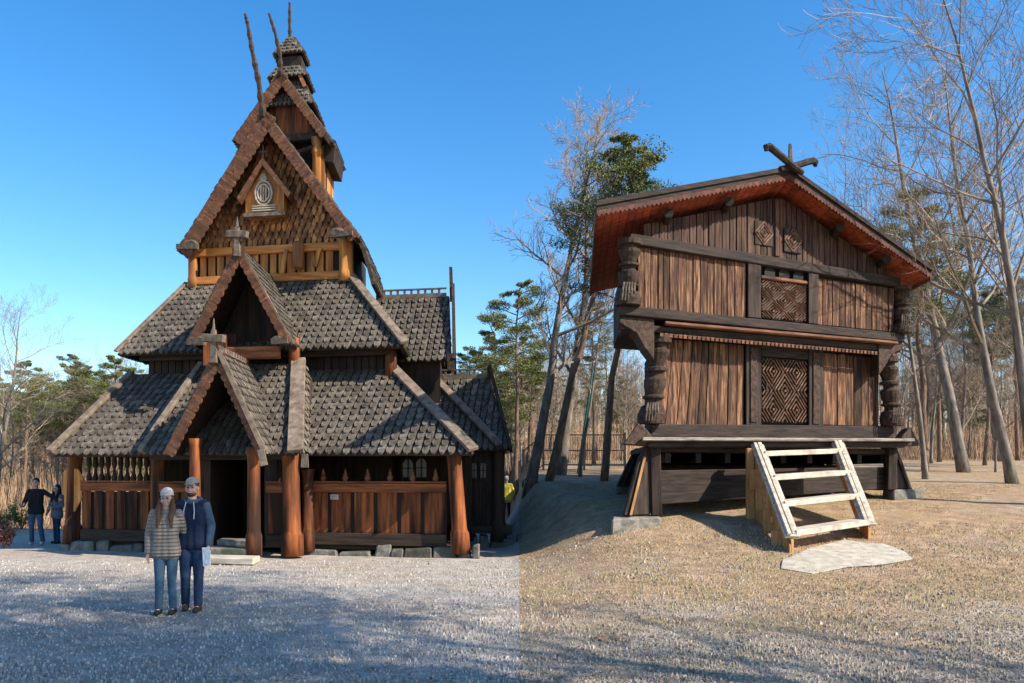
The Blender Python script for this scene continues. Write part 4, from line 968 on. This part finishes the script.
# small brown leaf heap in the foreground
p = ray_ground(604, 640); m = MB(); r = random.Random(2)
for i in range(14):
    c = p+Vector((r.gauss(0, .07), r.gauss(0, .05), .02+r.random()*.02)); v = Vector((r.gauss(0, 1), r.gauss(0, 1), r.gauss(0, .4))).normalized()*.05; w = v.cross(Vector((0, 0, 1)))*.5
    m.add([c-w, c+v, c+w, c-v], [(0, 1, 2, 3)])
tag(m.build('dead_leaves', surf('dead_leaf', (.14, .06, .03), (.28, .13, .07), (9, 9, 9), bump=0)), 'small clump of reddish dead leaves on the dirt in the foreground', 'leaves', kind='stuff')

# ------------------------------------------------------------ PEOPLE
def capsule(mb, p, q, r0, r1, n=12, sx=1):
    p = Vector(p); q = Vector(q); mb.tube([p, q], [r0, r1], n); mb.sphere(p, r0, 12, 8); mb.sphere(q, r1, 12, 8)
def solidify(mb, name, mat, parent, vox=.010, sm=6):
    me = bpy.data.meshes.new(name); me.from_pydata([tuple(v) for v in mb.v], [], mb.f)
    o = bpy.data.objects.new('tmp', me); COL.objects.link(o)
    a = o.modifiers.new('r', 'REMESH'); a.mode = 'VOXEL'; a.voxel_size = vox; a.use_smooth_shade = True
    b = o.modifiers.new('s', 'SMOOTH'); b.iterations = sm; b.factor = .5
    dg = bpy.context.evaluated_depsgraph_get(); nm = bpy.data.meshes.new_from_object(o.evaluated_get(dg))
    bpy.data.objects.remove(o); nm.name = name; nm.materials.clear(); nm.materials.append(mat)
    nm.polygons.foreach_set('use_smooth', [True]*len(nm.polygons))
    x = bpy.data.objects.new(name, nm); COL.objects.link(x); x.parent = parent; return x
skin = plain('skin', (.55, .32, .24), .55)
def quilt(name, c, sc=22):
    m, n, b = new_mat(name, .55); tc = N(n, 'ShaderNodeTexCoord'); w = N(n, 'ShaderNodeTexWave'); w.bands_direction = 'Z'; w.inputs['Scale'].default_value = sc/6.28*1.0; w.inputs['Distortion'].default_value = .6
    n.links.new(tc.outputs['Object'], w.inputs['Vector']); bp = N(n, 'ShaderNodeBump'); bp.inputs['Strength'].default_value = .6; bp.inputs['Distance'].default_value = .02
    n.links.new(w.outputs[0], bp.inputs['Height']); n.links.new(bp.outputs[0], b.inputs['Normal']); b.inputs['Base Color'].default_value = (*c, 1); return m
def person(loc, rz, label, J, cl, vox=.009, wom=False):
    """J: joint positions (1.8 m figure, facing -Y); cl: clothing spec"""
    e = empty('person', loc, label, 'person', None); s = cl['h']/1.8
    X = lambda k: Vector(J[k])
    hw = .175 if wom else .2
    body = MB(); hd = X('head')
    # head, neck, torso core, arms, hands, legs, feet
    body.sphere(hd+Vector((0, .01, .02)), .098, 16, 12, (.80, .98, 1.1)); body.sphere(hd+Vector((0, -.025, -.055)), .068, 14, 10, (.85, .9, 1.0))
    capsule(body, hd+Vector((0, -.095, .0)), hd+Vector((0, -.105, -.03)), .009, .015, 8)
    for d in (-1, 1): body.sphere(hd+Vector((d*.082, .01, -.01)), .026, 8, 6, (.4, .8, 1.2)); body.sphere(hd+Vector((d*.045, -.065, -.035)), .024)
    capsule(body, hd+Vector((0, .02, -.08)), X('neck'), .053, .06)
    capsule(body, X('chest')+Vector((-.07, 0, 0)), X('waist')+Vector((-.05, 0, 0)), .10, .09); capsule(body, X('chest')+Vector((.07, 0, 0)), X('waist')+Vector((.05, 0, 0)), .10, .09)
    capsule(body, X('neck')+Vector((0, 0, -.03)), X('chest'), .06, .09)
    for d in 'LR':
        capsule(body, X('sh'+d), X('el'+d), .048, .038); capsule(body, X('el'+d), X('wr'+d), .038, .027)
        hv = (X('ha'+d)-X('wr'+d)).normalized(); side = hv.cross(Vector((1, 0, 0))).normalized()
        pc = X('wr'+d)+hv*.05; body.sphere(pc, .045, 10, 8, (.55, .85, 1.0))
        for k in range(4):
            b0_ = pc+hv*.03+side*(.03-.02*k); L_ = (.062, .072, .066, .052)[k]; cv = Vector((-.012 if d == 'R' else .012, 0, 0))
            capsule(body, b0_, b0_+hv*L_*.55+cv*.3, .0095, .009, 8); capsule(body, b0_+hv*L_*.55+cv*.3, b0_+hv*L_+cv, .009, .0075, 8)
        capsule(body, pc-hv*.02+side*.03, pc+side*.058+hv*.02, .012, .01, 8); capsule(body, pc+side*.058+hv*.02, pc+side*.062+hv*.045, .01, .008, 8)
        capsule(body, X('hi'+d), X('kn'+d), .075, .052); capsule(body, X('kn'+d), X('an'+d), .05, .036)
        capsule(body, X('an'+d)+Vector((0, 0, -.02)), X('an'+d)+J.get('ft'+d, Vector((0, -.13, -.05))), .035, .028)
    capsule(body, X('hiL'), X('hiR'), .075, .075); capsule(body, X('waist'), (X('hiL')+X('hiR'))/2, .09, .08)
    solidify(body, 'body', skin, e, vox, 3)
    # trousers
    m = MB(); tw = cl.get('tw', 1)
    for d in 'LR':
        capsule(m, X('hi'+d), X('kn'+d), .096*tw, .07*tw); capsule(m, X('kn'+d), X('an'+d)+Vector((0, 0, .02)), .068*tw, .058*tw)
    capsule(m, X('hiL')+Vector((.02, 0, .0)), X('hiR')+Vector((-.02, 0, .0)), .095, .095); capsule(m, X('hiL')+Vector((.03, 0, -.06)), X('hiR')+Vector((-.03, 0, -.06)), .09, .09)
    solidify(m, 'trousers', cl['trouser'], e, vox, 2)
    # jacket and sleeves
    m = MB(); cp = X('chest'); wp = X('waist'); b_ = cl.get('bulk', 1)
    for dx in (-.085, 0, .085):
        capsule(m, cp+Vector((dx*1.05*hw/.2, 0, .02)), wp+Vector((dx*.95*hw/.2, 0, 0)), .112*b_, .105*b_); capsule(m, wp+Vector((dx*.95, 0, 0)), wp+Vector((dx*1.1, 0, -cl.get('jl', .16))), .108*b_, .120*b_)
    capsule(m, X('shL')+Vector((0, 0, -.0)), X('shR')+Vector((0, 0, 0)), .068*b_, .068*b_); capsule(m, X('neck')+Vector((0, 0, -.04)), cp, .075, .1)
    if not cl.get('sleeve'): 
        for d in 'LR': capsule(m, X('sh'+d), X('el'+d), .07*b_, .058*b_); capsule(m, X('el'+d), X('wr'+d), .058*b_, .044*b_)
    else:
        q = MB()
        for d in 'LR': capsule(q, X('sh'+d), X('el'+d), .068*b_, .058*b_); capsule(q, X('el'+d), X('wr'+d), .058*b_, .044*b_)
        solidify(q, 'sleeves', cl['sleeve'], e, vox, 2)
    solidify(m, 'jacket', cl['jacket'], e, vox, 2)
    # shoes
    for d in 'LR':
        m = MB(); a = X('an'+d); f = J.get('ft'+d, Vector((0, -.13, -.05))); capsule(m, a+Vector((0, .03, -.045)), a+f+Vector((0, 0, .0)), .046, .04); capsule(m, a, a+Vector((0, 0, -.04)), .048, .045)
        solidify(m, 'shoe', cl['shoe'], e, vox, 2)
    # hair
    m = MB(); m.sphere(hd+Vector((0, .025, .045)), .104, 16, 10, (.84, .98, 1.0))
    if cl.get('long'):
        for d in (-1, 1):
            capsule(m, hd+Vector((d*.078, .0, -.02)), hd+Vector((d*.1, -.05, -.16)), .03, .045); capsule(m, hd+Vector((d*.1, -.05, -.16)), hd+Vector((d*.08, -.11, -.27)), .045, .04); capsule(m, hd+Vector((d*.08, -.11, -.27)), hd+Vector((d*.1, -.12, -.4)), .04, .018)
        capsule(m, hd+Vector((0, .08, 0)), hd+Vector((0, .1, -.25)), .07, .06)
    solidify(m, 'hair', cl['hair'], e, vox, 2)
    if cl.get('hat') == 'beanie':
        m = MB(); m.sphere(hd+Vector((0, .02, .082)), .100, 16, 10, (.9, 1.0, .85)); ht_ = solidify(m, 'beanie', cl['hatmat'], e, vox, 2)
        m = MB(); k = [hd+Vector((.088*cos(t)*.95, .02+.092*sin(t), .055)) for t in [i*pi/10 for i in range(21)]]; m.tube(k, [.014]*21, 8); solidify(m, 'beanie_brim', cl['hatmat'], ht_, vox, 1)
    if cl.get('hat') == 'cap':
        m = MB(); m.sphere(hd+Vector((0, .02, .078)), .099, 16, 10, (.86, 1.0, .72)); ht_ = solidify(m, 'cap', cl['hatmat'], e, vox, 2)
        m = MB(); m.sphere(hd+Vector((0, -.115, .052)), .06, 14, 8, (1.1, .95, .2)); solidify(m, 'peak', cl['hatmat'], ht_, vox*.8, 1)
    dk = bpy.data.materials.get('eye_dark') or plain('eye_dark', (.03, .02, .02)); lp = bpy.data.materials.get('lip_red') or plain('lip_red', (.42, .13, .11)); wh = bpy.data.materials.get('teeth_white') or plain('teeth_white', (.75, .72, .68))
    m = MB()
    for d in (-1, 1): m.sphere(hd+Vector((d*.032, -.086, .006)), .011, 8, 6, (1.3, .6, .8)); 
    q = m; o = proto(q, 'eyes', dk, True); link('eyes', o, e)
    m = MB()
    for d in (-1, 1): m.tube([hd+Vector((d*.016, -.095, .028)), hd+Vector((d*.05, -.083, .03))], [.005, .004], 6)
    link('eyebrows', proto(m, 'eyebrows', cl['hair']), e)
    m = MB(); m.sphere(hd+Vector((0, -.088, -.062)), .022, 10, 6, (1.1, .35, .42)); lo = link('lips', proto(m, 'lips', lp, True), e)
    m = MB(); m.sphere(hd+Vector((0, -.094, -.060)), .015, 10, 6, (1.1, .3, .25)); link('teeth', proto(m, 'teeth', wh, True), lo)
    if cl.get('beard'):
        m = MB(); m.sphere(hd+Vector((0, -.03, -.085)), .072, 14, 10, (.9, .88, .55)); solidify(m, 'beard', cl['hair'], e, vox*.8, 1)
    e.scale = (s, s, s); e.rotation_euler.z = rz
    return e
base = dict(head=(0, 0, 1.69), neck=(0, .01, 1.53), chest=(0, 0, 1.33), waist=(0, 0, 1.07), shL=(-.17, .01, 1.46), shR=(.17, .01, 1.46),
            elL=(-.24, .03, 1.17), elR=(.24, .03, 1.17), wrL=(-.25, -.03, .92), wrR=(.25, -.03, .92), haL=(-.25, -.05, .8), haR=(.25, -.05, .8),
            hiL=(-.09, 0, .93), hiR=(.09, 0, .93), knL=(-.10, -.01, .5), knR=(.10, -.01, .5), anL=(-.11, .02, .09), anR=(.11, .02, .09))
denim = plain('blue_denim', (.05, .10, .155), .9, .2); denim2 = plain('dark_denim', (.02, .04, .09), .9, .2); navy = plain('navy_cloth', (.012, .02, .045), .85, .2)
g1 = at(166, 10.75); g2 = at(192, 10.95)
J = dict(base); J.update(elL=(-.245, .03, 1.17), wrL=(-.24, -.04, .9), haL=(-.235, -.06, .8), elR=(.22, .1, 1.2), wrR=(.3, .18, 1.08), haR=(.38, .2, 1.1), knL=(-.08, -.03, .5), anL=(-.10, .0, .09), knR=(.08, .0, .5), anR=(.09, .03, .09), head=(.01, 0, 1.68))
beige = quilt('beige_quilted_jacket', (.27, .21, .165), 38)
person(g1, RAD(8), 'woman in a white beanie and beige quilted jacket beside the man in a cap', J, dict(h=1.67, trouser=denim, jacket=beige, shoe=plain('black_shoe', (.02, .02, .02)), hair=plain('brown_hair', (.12, .055, .03)), long=1, hat='beanie', hatmat=plain('white_knit', (.5, .47, .42), .9, .3), bulk=1.0, tw=.95, jl=.17), wom=True)
J = dict(base); J.update(elL=(-.24, .1, 1.22), wrL=(-.42, .14, 1.16), haL=(-.5, .12, 1.15), elR=(.25, .02, 1.17), wrR=(.25, -.08, .93), haR=(.25, -.11, .82), knL=(-.07, -.05, .5), anL=(-.12, .1, .1), ftL=Vector((.03, -.11, -.05)), knR=(.09, -.01, .5), anR=(.08, .0, .09))
man = person(g2, RAD(4), 'man in a pale cap and navy hooded vest holding a folded paper', J, dict(h=1.81, trouser=denim2, jacket=navy, sleeve=plain('blue_grey_fleece', (.06, .09, .13), .9, .3), shoe=plain('brown_boot', (.05, .035, .025)), hair=plain('dark_brown_hair', (.07, .035, .02)), hat='cap', hatmat=plain('cap_beige', (.36, .31, .24), .9, .2), beard=1, bulk=1.04, jl=.14))
m = MB()
for d in (-1, 1): m.tube([Vector((d*.05, -.09, 1.5)), Vector((d*.07, -.125, 1.38)), Vector((d*.065, -.13, 1.27))], [.006, .006, .006], 6)
link('hood_cord', proto(m, 'hood_cord', plain('cord_white', (.6, .6, .58))), man)
m = MB(); m.tube([Vector((.1*cos(t), .035+.085*sin(t), 1.52+.025*sin(t))) for t in [i*pi/8 for i in range(17)]], [.035]*17, 8); solidify(m, 'hood', bpy.data.materials['blue_grey_fleece'], man, .01, 1)
wp_ = man.location+Vector((.255, -.17, .78)); m = MB(); m.bar(wp_+Vector((0, 0, .12)), wp_+Vector((.015, 0, -.13)), .1, .012, up=(0, 1, 0)); m.bar(wp_+Vector((.03, -.01, .08)), wp_+Vector((.02, -.015, -.1)), .08, .01, up=(.2, 1, 0))
tag(m.build('folded_paper', plain('white_paper', (.75, .75, .74))), 'white folded paper held in the left hand of the man in the cap', 'paper')
# two visitors at the church's left corner
vx = .012
J = dict(base); J.update(elL=(-.27, .0, 1.2), wrL=(-.24, -.2, 1.08), haL=(-.2, -.28, 1.12), elR=(.36, -.02, 1.34), wrR=(.56, -.06, 1.24), haR=(.66, -.08, 1.22), knL=(-.1, -.03, .5), knR=(.11, 0, .5), anR=(.15, .05, .09))
person(at(36, 21.6), RAD(12), 'man in a black top and blue jeans at the left corner of the church', J, dict(h=1.78, trouser=denim, jacket=plain('black_jumper', (.012, .012, .014), .9), shoe=plain('white_shoe', (.5, .5, .5)), hair=plain('short_dark_hair', (.03, .02, .015))), vox=vx)
J = dict(base); J.update(elL=(-.27, .0, 1.2), wrL=(-.36, -.02, .98), haL=(-.4, -.03, .88), elR=(.25, -.03, 1.17), wrR=(.08, -.2, 1.1), haR=(0, -.24, 1.1), knL=(-.02, -.05, .5), anL=(-.12, .05, .09), knR=(.04, .0, .5), anR=(.12, -.05, .09))
person(at(57, 22.2), RAD(-20), 'woman in a grey jacket and dark jeans next to the church corner post', J, dict(h=1.62, trouser=denim2, jacket=plain('grey_jacket', (.13, .14, .17), .8, .3), shoe=bpy.data.materials['black_shoe'], hair=bpy.data.materials['short_dark_hair'], long=1, tw=.85, jl=.2), vox=vx, wom=True)
# visitor in yellow beyond the wing, seen from behind
J = dict(base); J.update(elL=(-.3, 0, 1.2), wrL=(-.26, -.1, 1.0), elR=(.3, 0, 1.2), wrR=(.26, -.1, 1.0), haL=(-.2, -.15, .95), haR=(.2, -.15, .95))
person(at(506.5, 31), RAD(180), 'person in a bright yellow jacket seen from behind beyond the church wing', J, dict(h=1.68, trouser=plain('maroon_trousers', (.05, .02, .02)), jacket=plain('yellow_jacket', (.75, .6, .08)), shoe=bpy.data.materials['black_shoe'], hair=plain('grey_hair', (.4, .36, .3)), hat='beanie', hatmat=bpy.data.materials['white_knit'], bulk=1.15, jl=.22), vox=vx)
